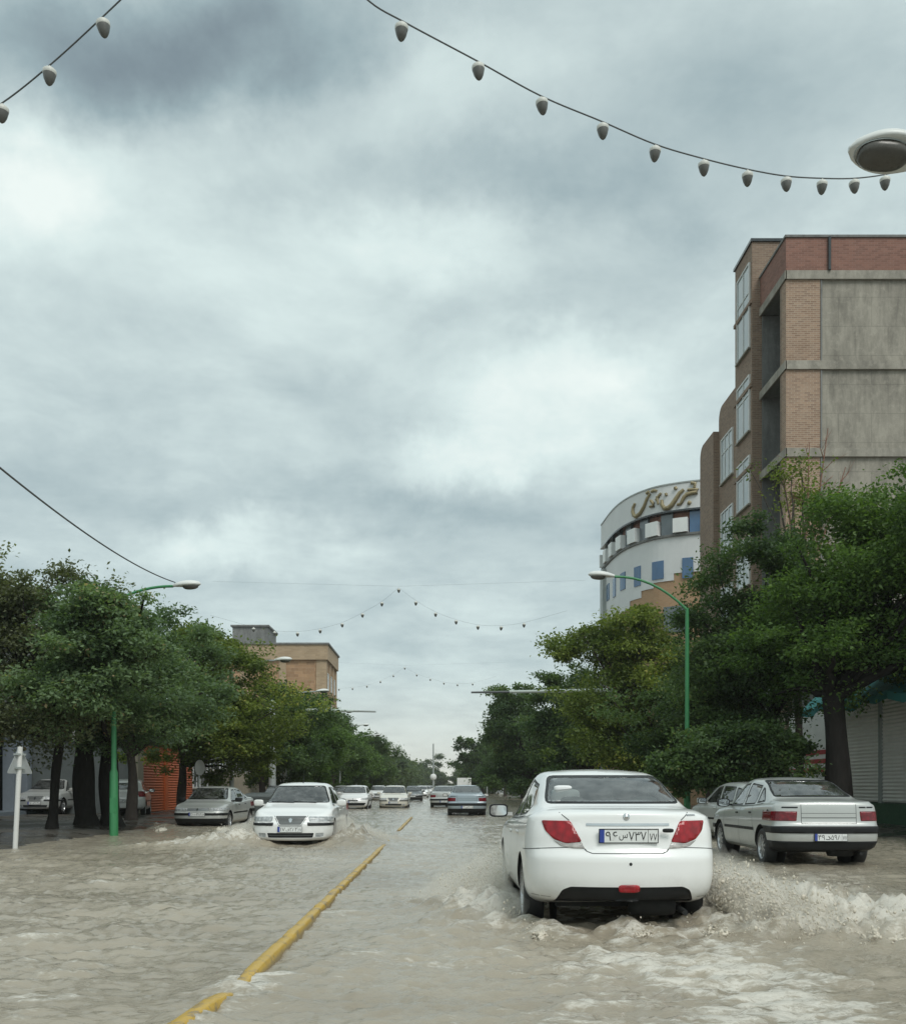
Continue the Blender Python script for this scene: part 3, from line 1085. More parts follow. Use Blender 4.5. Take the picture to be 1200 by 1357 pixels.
SEDAN_ROUND = dict(                                   # white oncoming saloon with the trapezium grille
    y=(-2.25, 2.25), half_w=.865, rear_round=(.40, 2.3), front_round=(.50, 2.3), wheel_r=.31, axles=(-1.28, 1.39), paint='white_paint',
    top=[(-2.25, 1.05), (-2.1, 1.07), (-1.7, 1.085), (-1.55, 1.10), (-1.2, 1.26), (-.85, 1.40), (-.5, 1.45), (0, 1.47), (.3, 1.445), (.5, 1.40), (.88, 1.18), (1.18, .985), (1.32, .95), (1.85, .86), (2.12, .785), (2.25, .73)],
    belt=[(-2.25, 1.0), (-1.5, .985), (0, .93), (1.0, .90), (1.4, .87), (2.0, .78), (2.25, .68)],
    bottom=[(-2.25, .32), (-1.9, .26), (-1.5, .22), (1.5, .20), (2.25, .215)],
    roof_w=[(-2.25, .72), (-1.6, .70), (-1.5, .66), (-.85, .585), (.4, .575), (.88, .63), (1.18, .70), (1.4, .71), (2.25, .70)],
    rear_prof=[(.2, .12), (.33, .04), (.5, 0), (.66, 0), (.70, .04), (.9, .07), (1.0, .10), (1.05, .15), (1.09, .3)],
    front_prof=[(.2, .07), (.24, .02), (.3, 0), (.42, .0), (.53, .0), (.585, .01), (.61, .05), (.70, .085), (.75, .15), (.84, .3)], front_reach=.75,
    windows=[('rear_window', 'y', -1, [(-.63, 1.12), (.63, 1.12), (.545, 1.40), (-.545, 1.40)], .05),
             ('windscreen', 'y', 1, [(-.715, 1.005), (.715, 1.005), (.55, 1.39), (-.55, 1.39)], .06),
             ('door_window', 'x', 0, [(.88, .94), (.03, .96), (.03, 1.365), (.34, 1.345)], .04),
             ('door_window', 'x', 0, [(-.04, .96), (-.82, .99), (-1.02, 1.09), (-.78, 1.30), (-.04, 1.368)], .04)],
    features=[('tail_light', 'y', -1, [(-.92, .95), (-.5, .95), (-.5, .78), (-.92, .78)], 'red_lens', .004, .02, 'both'),
              ('head_light', 'y', 1, [(.90, .715), (.375, .725), (.40, .615), (.90, .615)], 'head_lens', .003, .03, 'both'),
              ('grille', 'y', 1, [(-.335, .735), (.335, .735), (.225, .55), (-.225, .55)], 'grille_mesh', -.008, .02),
              ('bumper_band', 'y', 1, [(.90, .585), (.36, .585), (.37, .53), (.90, .53)], 'black_plastic', .010, .01, 'both'),
              ('air_intake', 'y', 1, [(-.50, .375), (.50, .375), (.47, .275), (-.47, .275)], 'black_plastic', -.02, .02),
              ('fog_light', 'y', 1, [(.53, .37), (.70, .375), (.68, .29), (.53, .285)], 'head_lens', -.008, .02, 'both')],
    gaps=[('x', 0, [(1.02, .89), (1.03, .60), (.98, .28)], .008), ('x', 0, [(0, .94), (0, .60), (-.03, .28)], .008),
          ('x', 0, [(-.88, 1.0), (-.85, .80), (-.86, .60), (-.96, .5)], .008), ('x', 0, [(.98, .28), (-.9, .28)], .008),
          ('y', 1, [(-.36, .74), (-.24, .535), (.24, .535), (.36, .74)], .012), ('y', -1, [(-.48, 1.0), (-.48, .72), (.48, .72), (.48, 1.0)], .009),
          ('y', 1, [(-.86, .60), (-.36, .60)], .008), ('y', 1, [(.86, .60), (.36, .60)], .008), ('y', 1, [(-.46, .325), (.46, .325)], .02)],
    strips=[('x', 0, [(.95, .57), (-.9, .585)], .045, 0), ('x', 0, [(.89, .93), (-.80, .97)], .014, 0)],
    handles=[(.15, .82), (-.74, .85)], mirror=(.72, .995, .945), cabin=(-1.5, 1.3), dash_z=.93, shelf_z=1.06, seat_y=.1, spokes=6, spoke_w=.1,
    rear_plate=(.86, PLATE_TEXT('۱۷', 'ق', '۲۸۴', '۷۷'), .0), front_plate=(.455, PLATE_TEXT('۱۷', 'ق', '۲۸۴', '۷۷'), .0))
SEDAN_ROUND['extras'] = [badge(0, .648, 1, .055, 'diamond'), wipers(0, 1.0), antenna(.22)]

HATCHBACK = dict(                                     # small rounded hatchback
    y=(-1.92, 1.95), half_w=.83, rear_round=(.36, 2.4), front_round=(.5, 2.2), wheel_r=.295, axles=(-1.2, 1.25), paint='white_paint',
    top=[(-1.92, 1.12), (-1.82, 1.22), (-1.6, 1.34), (-1.2, 1.41), (-.6, 1.455), (-.1, 1.46), (.2, 1.435), (.42, 1.385), (.8, 1.18), (1.1, .99), (1.25, .955), (1.6, .88), (1.85, .79), (1.95, .74)],
    belt=[(-1.92, 1.0), (-1.3, .985), (0, .93), (.8, .90), (1.2, .87), (1.7, .78), (1.95, .68)],
    bottom=[(-1.92, .32), (-1.6, .26), (1.3, .20), (1.95, .22)],
    roof_w=[(-1.92, .60), (-1.6, .60), (-1.0, .60), (.3, .57), (.8, .61), (1.1, .66), (1.95, .66)],
    rear_prof=[(.2, .1), (.33, .03), (.5, 0), (.68, 0), (.72, .04), (.95, .06), (1.0, .08), (1.2, .2), (1.3, .3)],
    front_prof=[(.2, .10), (.3, .02), (.45, 0), (.56, 0), (.60, .03), (.72, .09), (.77, .16), (.84, .3)], front_reach=.75,
    windows=[('rear_window', 'y', -1, [(-.58, 1.04), (.58, 1.04), (.52, 1.30), (-.52, 1.30)], .05),
             ('windscreen', 'y', 1, [(-.67, 1.01), (.67, 1.01), (.54, 1.375), (-.54, 1.375)], .06),
             ('door_window', 'x', 0, [(.80, .94), (.03, .96), (.03, 1.355), (.28, 1.335)], .04),
             ('door_window', 'x', 0, [(-.04, .96), (-.70, .985), (-.70, 1.34), (-.04, 1.358)], .04),
             ('quarter_window', 'x', 0, [(-.78, 1.0), (-1.30, 1.05), (-1.2, 1.25), (-.78, 1.33)], .04)],
    features=[('tail_light', 'y', -1, [(-.9, .97), (-.55, .97), (-.6, .75), (-.9, .75)], 'red_lens', .004, .02, 'both'),
              ('head_light', 'y', 1, [(.86, .76), (.48, .71), (.36, .62), (.70, .615), (.86, .66)], 'head_lens', .003, .04, 'both'),
              ('grille', 'y', 1, [(-.30, .62), (.30, .62), (.27, .56), (-.27, .56)], 'black_plastic', -.008, .02),
              ('air_intake', 'y', 1, [(-.72, .46), (.72, .46), (.62, .30), (-.62, .30)], 'black_plastic', -.012, .03)],
    gaps=[('x', 0, [(.95, .88), (.95, .60), (.9, .28)], .008), ('x', 0, [(0, .94), (0, .60), (-.02, .28)], .008), ('x', 0, [(-.75, .99), (-.73, .80), (-.78, .60)], .008)],
    strips=[('x', 0, [(.88, .57), (-.8, .58)], .045, 0)],
    handles=[(.12, .82), (-.62, .84)], mirror=(.64, .995, .91), cabin=(-1.5, 1.2), dash_z=.93, shelf_z=1.0, seat_y=.05, spokes=8, spoke_w=.08,
    rear_plate=(.60, PLATE_TEXT('۲۶', 'ن', '۳۱۵', '۷۷'), .0), front_plate=(.51, PLATE_TEXT('۲۶', 'ن', '۳۱۵', '۷۷'), .0))
HATCHBACK['extras'] = [badge(0, .665, 1, .05, 'lion'), wipers(0, 1.01)]


def grille_mat():
    m, nt, b, out = new_mat('grille_mesh')
    v = coords(nt, 'Object')
    ch = node(nt, 'ShaderNodeTexChecker')
    ch.inputs['Scale'].default_value = 70
    nt.links.new(v, ch.inputs['Vector'])
    c = mixc(nt, ch.outputs[1], (.05, .055, .055), (.16, .17, .17))
    nt.links.new(c, b.inputs['Base Color'])
    b.inputs['Roughness'].default_value = .4
    return m


M['grille_mesh'] = grille_mat()
# ================================================================== materials of buildings, road, plants
def uvv(nt):
    return nt.nodes.new('ShaderNodeTexCoord').outputs['UV']


def brick(name, c1, c2, mortar, bw=.24, bh=.075, stain=.35):
    m, nt, b, out = new_mat(name)
    v = uvv(nt)
    t = node(nt, 'ShaderNodeTexBrick')
    t.inputs['Color1'].default_value = (*c1, 1)
    t.inputs['Color2'].default_value = (*c2, 1)
    t.inputs['Mortar'].default_value = (*mortar, 1)
    t.inputs['Scale'].default_value = 1
    t.inputs['Mortar Size'].default_value = .008
    t.inputs['Brick Width'].default_value = bw
    t.inputs['Row Height'].default_value = bh
    nt.links.new(v, t.inputs['Vector'])
    n1 = noise(nt, v, .55, 6, .65)
    n2 = noise(nt, v, 3.1, 5, .7)
    c = mixc(nt, ramp(nt, n1, [(.35, 0.), (.7, stain)]), t.outputs[0], tuple(x * .55 for x in c1))
    c = mixc(nt, ramp(nt, n2, [(.45, 0.), (.8, .3)]), c, mortar)
    nt.links.new(c, b.inputs['Base Color'])
    b.inputs['Roughness'].default_value = .9
    bump(nt, b, math_n(nt, 'ADD', t.outputs[1], math_n(nt, 'MULTIPLY', n2, -.6)), -.5, .015)
    return m


def concrete(name, col, board=.9):
    m, nt, b, out = new_mat(name)
    v = uvv(nt)
    mp = node(nt, 'ShaderNodeMapping')
    mp.inputs['Scale'].default_value = (1.7, .42, 1)
    nt.links.new(v, mp.inputs[0])
    st = noise(nt, mp.outputs[0], 1.2, 6, .7)
    n1 = noise(nt, v, .35, 6, .62, .6)
    n2 = noise(nt, v, 4.5, 6, .72)
    br = node(nt, 'ShaderNodeTexBrick')
    br.offset = .5
    br.inputs['Scale'].default_value = 1
    br.inputs['Brick Width'].default_value = 1.25
    br.inputs['Row Height'].default_value = 1.1
    br.inputs['Mortar Size'].default_value = .018
    br.inputs['Color1'].default_value = (.92, .92, .92, 1)
    br.inputs['Color2'].default_value = (1.06, 1.06, 1.06, 1)
    br.inputs['Mortar'].default_value = (.72, .72, .72, 1)
    nt.links.new(v, br.inputs['Vector'])
    c = mixc(nt, n1, tuple(x * .62 for x in col), tuple(x * 1.3 for x in col))
    c = mixc(nt, ramp(nt, st, [(.40, 0.), (.66, .75)]), c, tuple(x * .42 for x in col))
    c = mixc(nt, ramp(nt, n2, [(.5, 0.), (.75, .4)]), c, tuple(min(1, x * 1.5) for x in col))
    c = mixc(nt, board, c, br.outputs[0], 'MULTIPLY')
    nt.links.new(c, b.inputs['Base Color'])
    b.inputs['Roughness'].default_value = .92
    bump(nt, b, n2, .35, .02)
    return m


def leaf_mat(name, dark, light, odd=None):
    m, nt, b, out = new_mat(name)
    a = node(nt, 'ShaderNodeAttribute', attribute_name='tint')
    stops = [(0., dark), (.55, tuple((x + y) / 2 for x, y in zip(dark, light))), (.93, light)]
    if odd:
        stops.append((1., odd))
    c = ramp(nt, a.outputs['Fac'], stops)
    nt.links.new(c, b.inputs['Base Color'])
    b.inputs['Roughness'].default_value = .5
    b.inputs['Specular IOR Level'].default_value = .22
    tr = node(nt, 'ShaderNodeBsdfTranslucent')
    nt.links.new(mixc(nt, 1., c, (1.5, 1.6, .7), 'MULTIPLY'), tr.inputs[0])
    mx = node(nt, 'ShaderNodeMixShader')
    mx.inputs[0].default_value = .4
    nt.links.new(b.outputs[0], mx.inputs[1])
    nt.links.new(tr.outputs[0], mx.inputs[2])
    nt.links.new(mx.outputs[0], out.inputs[0])
    return m


M['leaf_blue'] = leaf_mat('leaf_blue', (0.066, 0.109, 0.059), (0.209, 0.300, 0.155), (0.347, 0.274, 0.164))
M['leaf_brown'] = leaf_mat('leaf_brown', (0.077, 0.091, 0.054), (0.209, 0.236, 0.136), (0.353, 0.220, 0.144))
M['leaf_yellow'] = leaf_mat('leaf_yellow', (0.058, 0.093, 0.027), (0.225, 0.276, 0.066), (0.376, 0.348, 0.101))
M['leaf_fresh'] = leaf_mat('leaf_fresh', (0.037, 0.075, 0.021), (0.139, 0.226, 0.064), (0.197, 0.278, 0.093))
M['leaf_deep'] = leaf_mat('leaf_deep', (0.036, 0.067, 0.030), (0.123, 0.190, 0.076), (0.199, 0.215, 0.092))
M['leaf_far'] = leaf_mat('leaf_far', (0.049, 0.077, 0.043), (0.120, 0.161, 0.077))
M['bark'] = surf('bark', (.055, .045, .038), .95, var=.5, scale=9, bmp=.9, stretch=(1, 1, .3))
M['bark_wet'] = surf('bark_wet', (.020, .018, .0165), .8, var=.6, spec=.15, scale=9, bmp=.9, stretch=(1, 1, .3))
M['twig'] = surf('twig', (.22, .12, .085), .9, var=.3)
M['brick_brown'] = brick('brick_brown', (.27, .185, .13), (.175, .115, .08), (.30, .26, .215))
M['brick_red'] = brick('brick_red', (.26, .128, .096), (.17, .08, .06), (.26, .17, .14))
M['brick_orange'] = brick('brick_orange', (.36, .24, .165), (.23, .145, .10), (.42, .36, .29))
M['brick_tan'] = brick('brick_tan', (.46, .29, .165), (.40, .24, .13), (.40, .32, .23))
M['brick_sand'] = brick('brick_sand', (.42, .31, .20), (.33, .24, .15), (.36, .30, .23), .5, .2)
M['brick_patchy'] = brick('brick_patchy', (.44, .27, .15), (.27, .16, .09), (.46, .36, .25), .9, .35, .6)
M['concrete'] = concrete('concrete', (.315, .295, .25), .6)
M['concrete_trim'] = concrete('concrete_trim', (.33, .31, .265), 0.)
M['plaster_grey'] = concrete('plaster_grey', (.20, .205, .20), 0.)
M['white_stone'] = surf('white_stone', (.62, .64, .64), .7, var=.12, scale=.8, bmp=.05)
M['white_panel'] = surf('white_panel', (.74, .76, .75), .5, var=.06, scale=2)
M['window_blue'] = surf('window_blue', (.045, .12, .24), .12, var=.35, scale=.8, spec=.8)
M['window_teal'] = surf('window_teal', (.05, .16, .17), .12, var=.35, scale=.8, spec=.8)
M['window_grey'] = surf('window_grey', (.10, .125, .14), .08, var=.3, scale=.7, spec=.9)
M['window_pale'] = surf('window_pale', (.34, .38, .39), .10, var=.2, scale=.9, spec=.9)
M['frame_white'] = surf('frame_white', (.62, .64, .63), .45, var=.08)
M['shop_dark'] = surf('shop_dark', (.018, .022, .026), .1, var=.4, spec=.8)
M['column_blue'] = surf('column_blue', (.16, .19, .22), .5, var=.15)
M['gold'] = surf('gold', (.27, .225, .125), .5, .15, var=.3)
M['shutter'] = surf('shutter', (.74, .73, .69), .5, var=.12, scale=2.5)
M['shutter_orange'] = surf('shutter_orange', (.40, .09, .025), .55, var=.15, scale=2)
M['red_paint'] = surf('red_paint', (.38, .045, .05), .5, var=.15)
M['sign_orange'] = surf('sign_orange', (.48, .15, .05), .5, var=.2)
M['green_base'] = surf('green_base', (.010, .075, .032), .5, var=.2)
M['awning'] = surf('awning', (.05, .26, .26), .75, var=.25, scale=3, bmp=.3)
M['pole_green'] = surf('pole_green', (.035, .20, .075), .45, var=.2)
M['pole_grey'] = surf('pole_grey', (.34, .37, .36), .5, .2, var=.15)
M['pole_pale'] = surf('pole_pale', (.46, .52, .49), .5, var=.12)
M['pole_white'] = surf('pole_white', (.62, .62, .60), .5, var=.12, scale=9)
M['sign_back'] = surf('sign_back', (.40, .42, .42), .45, .4, var=.12)
M['lamp_shell'] = surf('lamp_shell', (.64, .66, .64), .4, var=.07, scale=4)
M['lamp_glass'] = surf('lamp_glass', (.085, .082, .072), .3, var=.25, scale=9, spec=.4)
M['bulb_grey'] = surf('bulb_grey', (.115, .118, .11), .4, var=.2, scale=30)
M['bulb_cap'] = surf('bulb_cap', (.58, .59, .55), .5, var=.1)
M['cable'] = surf('cable', (.10, .11, .115), .6, var=.2)
M['bin_grey'] = surf('bin_grey', (.085, .10, .10), .55, var=.25)
M['fence_beige'] = surf('fence_beige', (.30, .27, .21), .7, var=.2)
M['sheet_pale'] = surf('sheet_pale', (.70, .71, .70), .55, var=.15, scale=2)


def mottled():
    m, nt, b, out = new_mat('mottled_stone')
    v = uvv(nt)
    n = noise(nt, v, 2.4, 4, .6)
    c = ramp(nt, n, [(.50, (.52, .54, .54)), (.56, (.06, .07, .065))])
    nt.links.new(c, b.inputs['Base Color'])
    b.inputs['Roughness'].default_value = .6
    return m


M['mottled'] = mottled()


def kerb_paint():
    m, nt, b, out = new_mat('kerb_yellow')
    v = coords(nt, 'Object')
    n1 = noise(nt, v, 3.5, 6, .68)
    n2 = noise(nt, v, 16, 5, .7)
    c = mixc(nt, n2, (.43, .265, .035), (.56, .375, .07))
    wear = ramp(nt, math_n(nt, 'ADD', math_n(nt, 'MULTIPLY', n1, .7), math_n(nt, 'MULTIPLY', n2, .3)), [(.515, 0.), (.59, 1.)])
    sz = node(nt, 'ShaderNodeSeparateXYZ')
    nt.links.new(v, sz.inputs[0])
    mud = ramp(nt, math_n(nt, 'ADD', sz.outputs[2], math_n(nt, 'MULTIPLY', math_n(nt, 'SUBTRACT', n1, .5), .06)), [(.022, 1.), (.058, 0.)])
    wear = math_n(nt, 'MAXIMUM', wear, math_n(nt, 'MULTIPLY', mud, .8))
    c = mixc(nt, wear, c, (.20, .155, .10))
    nt.links.new(c, b.inputs['Base Color'])
    b.inputs['Roughness'].default_value = .38
    bump(nt, b, n2, .4, .02)
    return m


M['kerb_yellow'] = kerb_paint()


def wet_ground():
    m, nt, b, out = new_mat('wet_paving')
    v = coords(nt, 'Object')
    n1 = noise(nt, v, .45, 6, .62, .5)
    n2 = noise(nt, v, 6, 6, .7)
    c = mixc(nt, n1, (.045, .040, .034), (.105, .095, .08))
    c = mixc(nt, ramp(nt, n2, [(.5, 0.), (.8, .5)]), c, (.14, .125, .10))
    nt.links.new(c, b.inputs['Base Color'])
    nt.links.new(ramp(nt, n1, [(.42, .14), (.6, .7)]), b.inputs['Roughness'])
    bump(nt, b, n2, .25, .02)
    return m


M['wet_paving'] = wet_ground()
M['earth'] = surf('earth', (.07, .06, .05), .9, var=.3, scale=.4)


def water_mat():
    m, nt, b, out = new_mat('flood_water')
    v = coords(nt, 'Object')
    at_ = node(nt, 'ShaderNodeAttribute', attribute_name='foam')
    n0 = noise(nt, coords(nt, 'Object', (.5, .8, 1)), .5, 5, .6, .4)
    mp = coords(nt, 'Object', (1.0, 2.1, 1))
    n1 = noise(nt, mp, 3.2, 6, .66, .9)
    n2 = noise(nt, mp, 11, 6, .7, .6)
    n3 = noise(nt, mp, 34, 4, .65)
    c = mixc(nt, ramp(nt, n0, [(.3, 0.), (.7, 1.)]), (.250, .218, .166), (.37, .327, .255))
    # foam gathers where the surface was churned: lacy, broken by the finer noise
    lace = math_n(nt, 'ADD', math_n(nt, 'MULTIPLY', n1, .55), math_n(nt, 'MULTIPLY', n2, .45))
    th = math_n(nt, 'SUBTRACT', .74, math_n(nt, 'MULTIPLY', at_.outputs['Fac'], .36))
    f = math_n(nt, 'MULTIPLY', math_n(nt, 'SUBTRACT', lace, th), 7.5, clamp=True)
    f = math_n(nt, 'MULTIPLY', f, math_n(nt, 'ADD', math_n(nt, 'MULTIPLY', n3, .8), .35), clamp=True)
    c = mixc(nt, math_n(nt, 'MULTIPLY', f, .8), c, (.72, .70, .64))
    nt.links.new(c, b.inputs['Base Color'])
    nt.links.new(math_n(nt, 'ADD', math_n(nt, 'MULTIPLY', f, .4), .055), b.inputs['Roughness'])
    b.inputs['IOR'].default_value = 1.5
    h = math_n(nt, 'ADD', math_n(nt, 'MULTIPLY', n1, 1.), math_n(nt, 'ADD', math_n(nt, 'MULTIPLY', n2, .62), math_n(nt, 'MULTIPLY', n3, .26)))
    bump(nt, b, h, .36, .065)
    return m


M['flood_water'] = water_mat()
M['spray'] = surf('spray', (.57, .52, .43), .35, var=.22, scale=7, bmp=.4)
M['spray_fine'] = surf('spray_fine', (.58, .54, .455), .3, var=.15, scale=8)

# ================================================================== camera, sky, sun
cam = bpy.data.cameras.new('camera')
cam_o = bpy.data.objects.new('camera', cam)
link(cam_o)
S.camera = cam_o
cam.sensor_fit = 'HORIZONTAL'
cam.sensor_width = 36
cam.lens = F / 1200 * 36
cam.shift_x = (600 - CX) / 1200
cam.shift_y = (CY - 678.5) / 1200
cam.clip_end = 4000
cam.clip_start = .05
cam_o.location = (0, 0, EYE)
cam_o.rotation_euler = (R(90), 0, 0)
S.view_settings.view_transform = 'Standard'
S.view_settings.look = 'None'
S.view_settings.exposure = .34
S.view_settings.gamma = 1.
S.cycles.volume_bounces = 4
S.cycles.max_bounces = 12

SUN_EL, SUN_AZ = R(50), R(150)          # azimuth clockwise from +Y
world = bpy.data.worlds.new('World')
S.world = world
world.use_nodes = True
wt = world.node_tree
wt.nodes.clear()
wo = node(wt, 'ShaderNodeOutputWorld')
bg = node(wt, 'ShaderNodeBackground')
wt.links.new(bg.outputs[0], wo.inputs[0])
bg.inputs[1].default_value = .1
sky = node(wt, 'ShaderNodeTexSky')
sky.sky_type = 'NISHITA'
sky.sun_disc = False
sky.sun_elevation = SUN_EL
sky.sun_rotation = SUN_AZ
tc = node(wt, 'ShaderNodeTexCoord')
sp = node(wt, 'ShaderNodeSeparateXYZ')
wt.links.new(tc.outputs['Generated'], sp.inputs[0])
X_, Y_, Z_ = sp.outputs
zz = math_n(wt, 'ADD', math_n(wt, 'MAXIMUM', Z_, 0.), .16)
cb = node(wt, 'ShaderNodeCombineXYZ')
wt.links.new(math_n(wt, 'DIVIDE', X_, zz), cb.inputs[0])
wt.links.new(math_n(wt, 'DIVIDE', Y_, zz), cb.inputs[1])
plane = cb.outputs[0]
nA = noise(wt, plane, .66, 10, .58, .25)
nB = noise(wt, plane, 2.7, 10, .64, .2)
# banks of cloud over the far end of the street, as bearings (tan of azimuth, tan of elevation)
yy = math_n(wt, 'MAXIMUM', Y_, .05)
wn = node(wt, 'ShaderNodeTexNoise')
wn.inputs['Scale'].default_value = 4.2
wn.inputs['Detail'].default_value = 8
wn.inputs['Roughness'].default_value = .6
wt.links.new(tc.outputs['Generated'], wn.inputs['Vector'])
cuv = node(wt, 'ShaderNodeCombineXYZ')
wt.links.new(math_n(wt, 'DIVIDE', X_, yy), cuv.inputs[0])
wt.links.new(math_n(wt, 'DIVIDE', Z_, yy), cuv.inputs[1])
wv = node(wt, 'ShaderNodeVectorMath', operation='SUBTRACT')
wt.links.new(wn.outputs[1], wv.inputs[0])
wv.inputs[1].default_value = (.5, .5, .5)
ws = node(wt, 'ShaderNodeVectorMath', operation='MULTIPLY')
wt.links.new(wv.outputs[0], ws.inputs[0])
ws.inputs[1].default_value = (.40, .28, 0)
wa = node(wt, 'ShaderNodeVectorMath', operation='ADD')
wt.links.new(cuv.outputs[0], wa.inputs[0])
wt.links.new(ws.outputs[0], wa.inputs[1])
BANKS = [(230, 60, 270, 80, -.46), (420, 15, 170, 60, -.16), (50, 240, 150, 65, .38), (330, 190, 180, 60, .12), (590, 90, 130, 55, .16),
         (640, 228, 250, 42, -.24), (1010, 110, 270, 100, -.22), (330, 330, 220, 60, .06), (560, 325, 130, 36, .12), (720, 375, 150, 45, -.10),
         (330, 450, 260, 90, .08), (765, 470, 95, 55, .26), (650, 575, 85, 38, .24), (500, 530, 130, 38, -.10), (380, 640, 320, 36, -.14),
         (620, 690, 160, 42, -.26), (320, 705, 130, 40, .26), (600, 770, 200, 40, -.10), (60, 620, 160, 90, -.08), (900, 560, 140, 70, .05), (150, 820, 300, 60, -.06)]
tot = None
for px, py, sx, sy, am in BANKS:
    d = node(wt, 'ShaderNodeVectorMath', operation='SUBTRACT')
    wt.links.new(wa.outputs[0], d.inputs[0])
    d.inputs[1].default_value = ((px - CX) / F, (CY - py) / F, 0)
    e = node(wt, 'ShaderNodeVectorMath', operation='MULTIPLY')
    wt.links.new(d.outputs[0], e.inputs[0])
    e.inputs[1].default_value = (F / sx, F / sy, 0)
    q = node(wt, 'ShaderNodeVectorMath', operation='DOT_PRODUCT')
    wt.links.new(e.outputs[0], q.inputs[0])
    wt.links.new(e.outputs[0], q.inputs[1])
    g = math_n(wt, 'MULTIPLY', math_n(wt, 'EXPONENT', math_n(wt, 'MULTIPLY', q.outputs['Value'], -.7)), am)
    tot = g if tot is None else math_n(wt, 'ADD', tot, g)
ahead = math_n(wt, 'MULTIPLY', math_n(wt, 'SUBTRACT', Y_, .05), 4., clamp=True)
tot = math_n(wt, 'MULTIPLY', tot, ahead)
den = math_n(wt, 'ADD', math_n(wt, 'MULTIPLY', math_n(wt, 'SUBTRACT', nA, .5), .74), math_n(wt, 'MULTIPLY', math_n(wt, 'SUBTRACT', nB, .5), .66))
tone = math_n(wt, 'ADD', math_n(wt, 'ADD', den, tot), math_n(wt, 'SUBTRACT', .72, math_n(wt, 'MULTIPLY', ahead, .10)))
cl = ramp(wt, tone, [(0., (1.45, 1.87, 2.15)), (.30, (2.7, 3.5, 3.72)), (.56, (4.3, 5.15, 5.2)), (.78, (5.9, 6.9, 6.75)), (.95, (7.2, 7.9, 7.6))])
low = math_n(wt, 'SUBTRACT', 1., math_n(wt, 'MULTIPLY', math_n(wt, 'MAXIMUM', Z_, 0.), 8.), clamp=True)
cl = mixc(wt, math_n(wt, 'MULTIPLY', math_n(wt, 'POWER', low, 1.5), .85), cl, (5.9, 5.85, 5.2))
cl = mixc(wt, .06, cl, sky.outputs[0])
wt.links.new(cl, bg.inputs[0])

sd = bpy.data.lights.new('sun', 'SUN')
sd.energy = 1.5
sd.angle = R(25)
sd.color = (1., .97, .92)
so = bpy.data.objects.new('sun', sd)
link(so)
so.rotation_euler = Vector((-math.sin(SUN_AZ) * math.cos(SUN_EL), -math.cos(SUN_AZ) * math.cos(SUN_EL), -math.sin(SUN_EL))).to_track_quat('-Z', 'Y').to_euler()
so.location = (0, -20, 40)
# ================================================================== ground, pavements, flood water
def grid_mesh(name, xs, ys, Z, mat, kind, attr=None):
    nx, ny = len(xs), len(ys)
    Xg, Yg = np.meshgrid(xs, ys)
    co = np.stack([Xg, Yg, Z], -1).reshape(-1, 3)
    i = np.arange(nx * ny).reshape(ny, nx)
    q = np.stack([i[:-1, :-1], i[:-1, 1:], i[1:, 1:], i[1:, :-1]], -1).reshape(-1, 4)
    me = bpy.data.meshes.new(name)
    me.vertices.add(len(co))
    me.vertices.foreach_set('co', co.astype(np.float32).ravel())
    me.loops.add(q.size)
    me.loops.foreach_set('vertex_index', q.astype(np.int32).ravel())
    me.polygons.add(len(q))
    me.polygons.foreach_set('loop_start', np.arange(0, q.size, 4, dtype=np.int32))
    me.polygons.foreach_set('use_smooth', np.ones(len(q), dtype=bool))
    me.update(calc_edges=True)
    if attr is not None:
        a = me.attributes.new('foam', 'FLOAT', 'POINT')
        a.data.foreach_set('value', attr.astype(np.float32).ravel())
    o = mesh_obj(name, me, mat)
    o['kind'] = kind
    return o


MB().box(-700, 700, -80, 1500, -1.2, -.42).build('ground', M['earth'])['kind'] = 'structure'
MB().box(-9.4, 9.4, -20, 900, -.41, -.30).build('road', M['wet_paving'])['kind'] = 'structure'


def sstep(a, b, x):
    t = np.clip((x - a) / (b - a), 0, 1)
    return t * t * (3 - 2 * t)


def pavement(name, x0, x1, prof):
    xs = np.linspace(x0, x1, 60)
    ys = np.concatenate([np.linspace(2, 60, 180), np.linspace(61, 420, 90)])
    Xg, Yg = np.meshgrid(xs, ys)
    Z = np.interp(Xg, [p[0] for p in prof], [p[1] for p in prof]) + .03 * fbm(Xg * .5, Yg * .35, 4, 5) + .008 * perlin(Xg * 3, Yg * 3, 9)
    grid_mesh(name, xs, ys, Z, M['wet_paving'], 'structure')


pavement('pavement', -24, -8.2, [(-24, .16), (-10.4, .13), (-9.2, .05), (-8.6, -.06), (-8.3, -.3), (-8.2, -.3)])
pavement('pavement', 8.0, 30, [(8.0, -.3), (8.2, -.16), (10.8, -.05), (11.8, .05), (12.9, .22), (30, .22)])

CARX, CARY = 1.59, 10.62           # the car ahead (its middle)
ONX, ONY = -3.20, 23.35            # the oncoming one


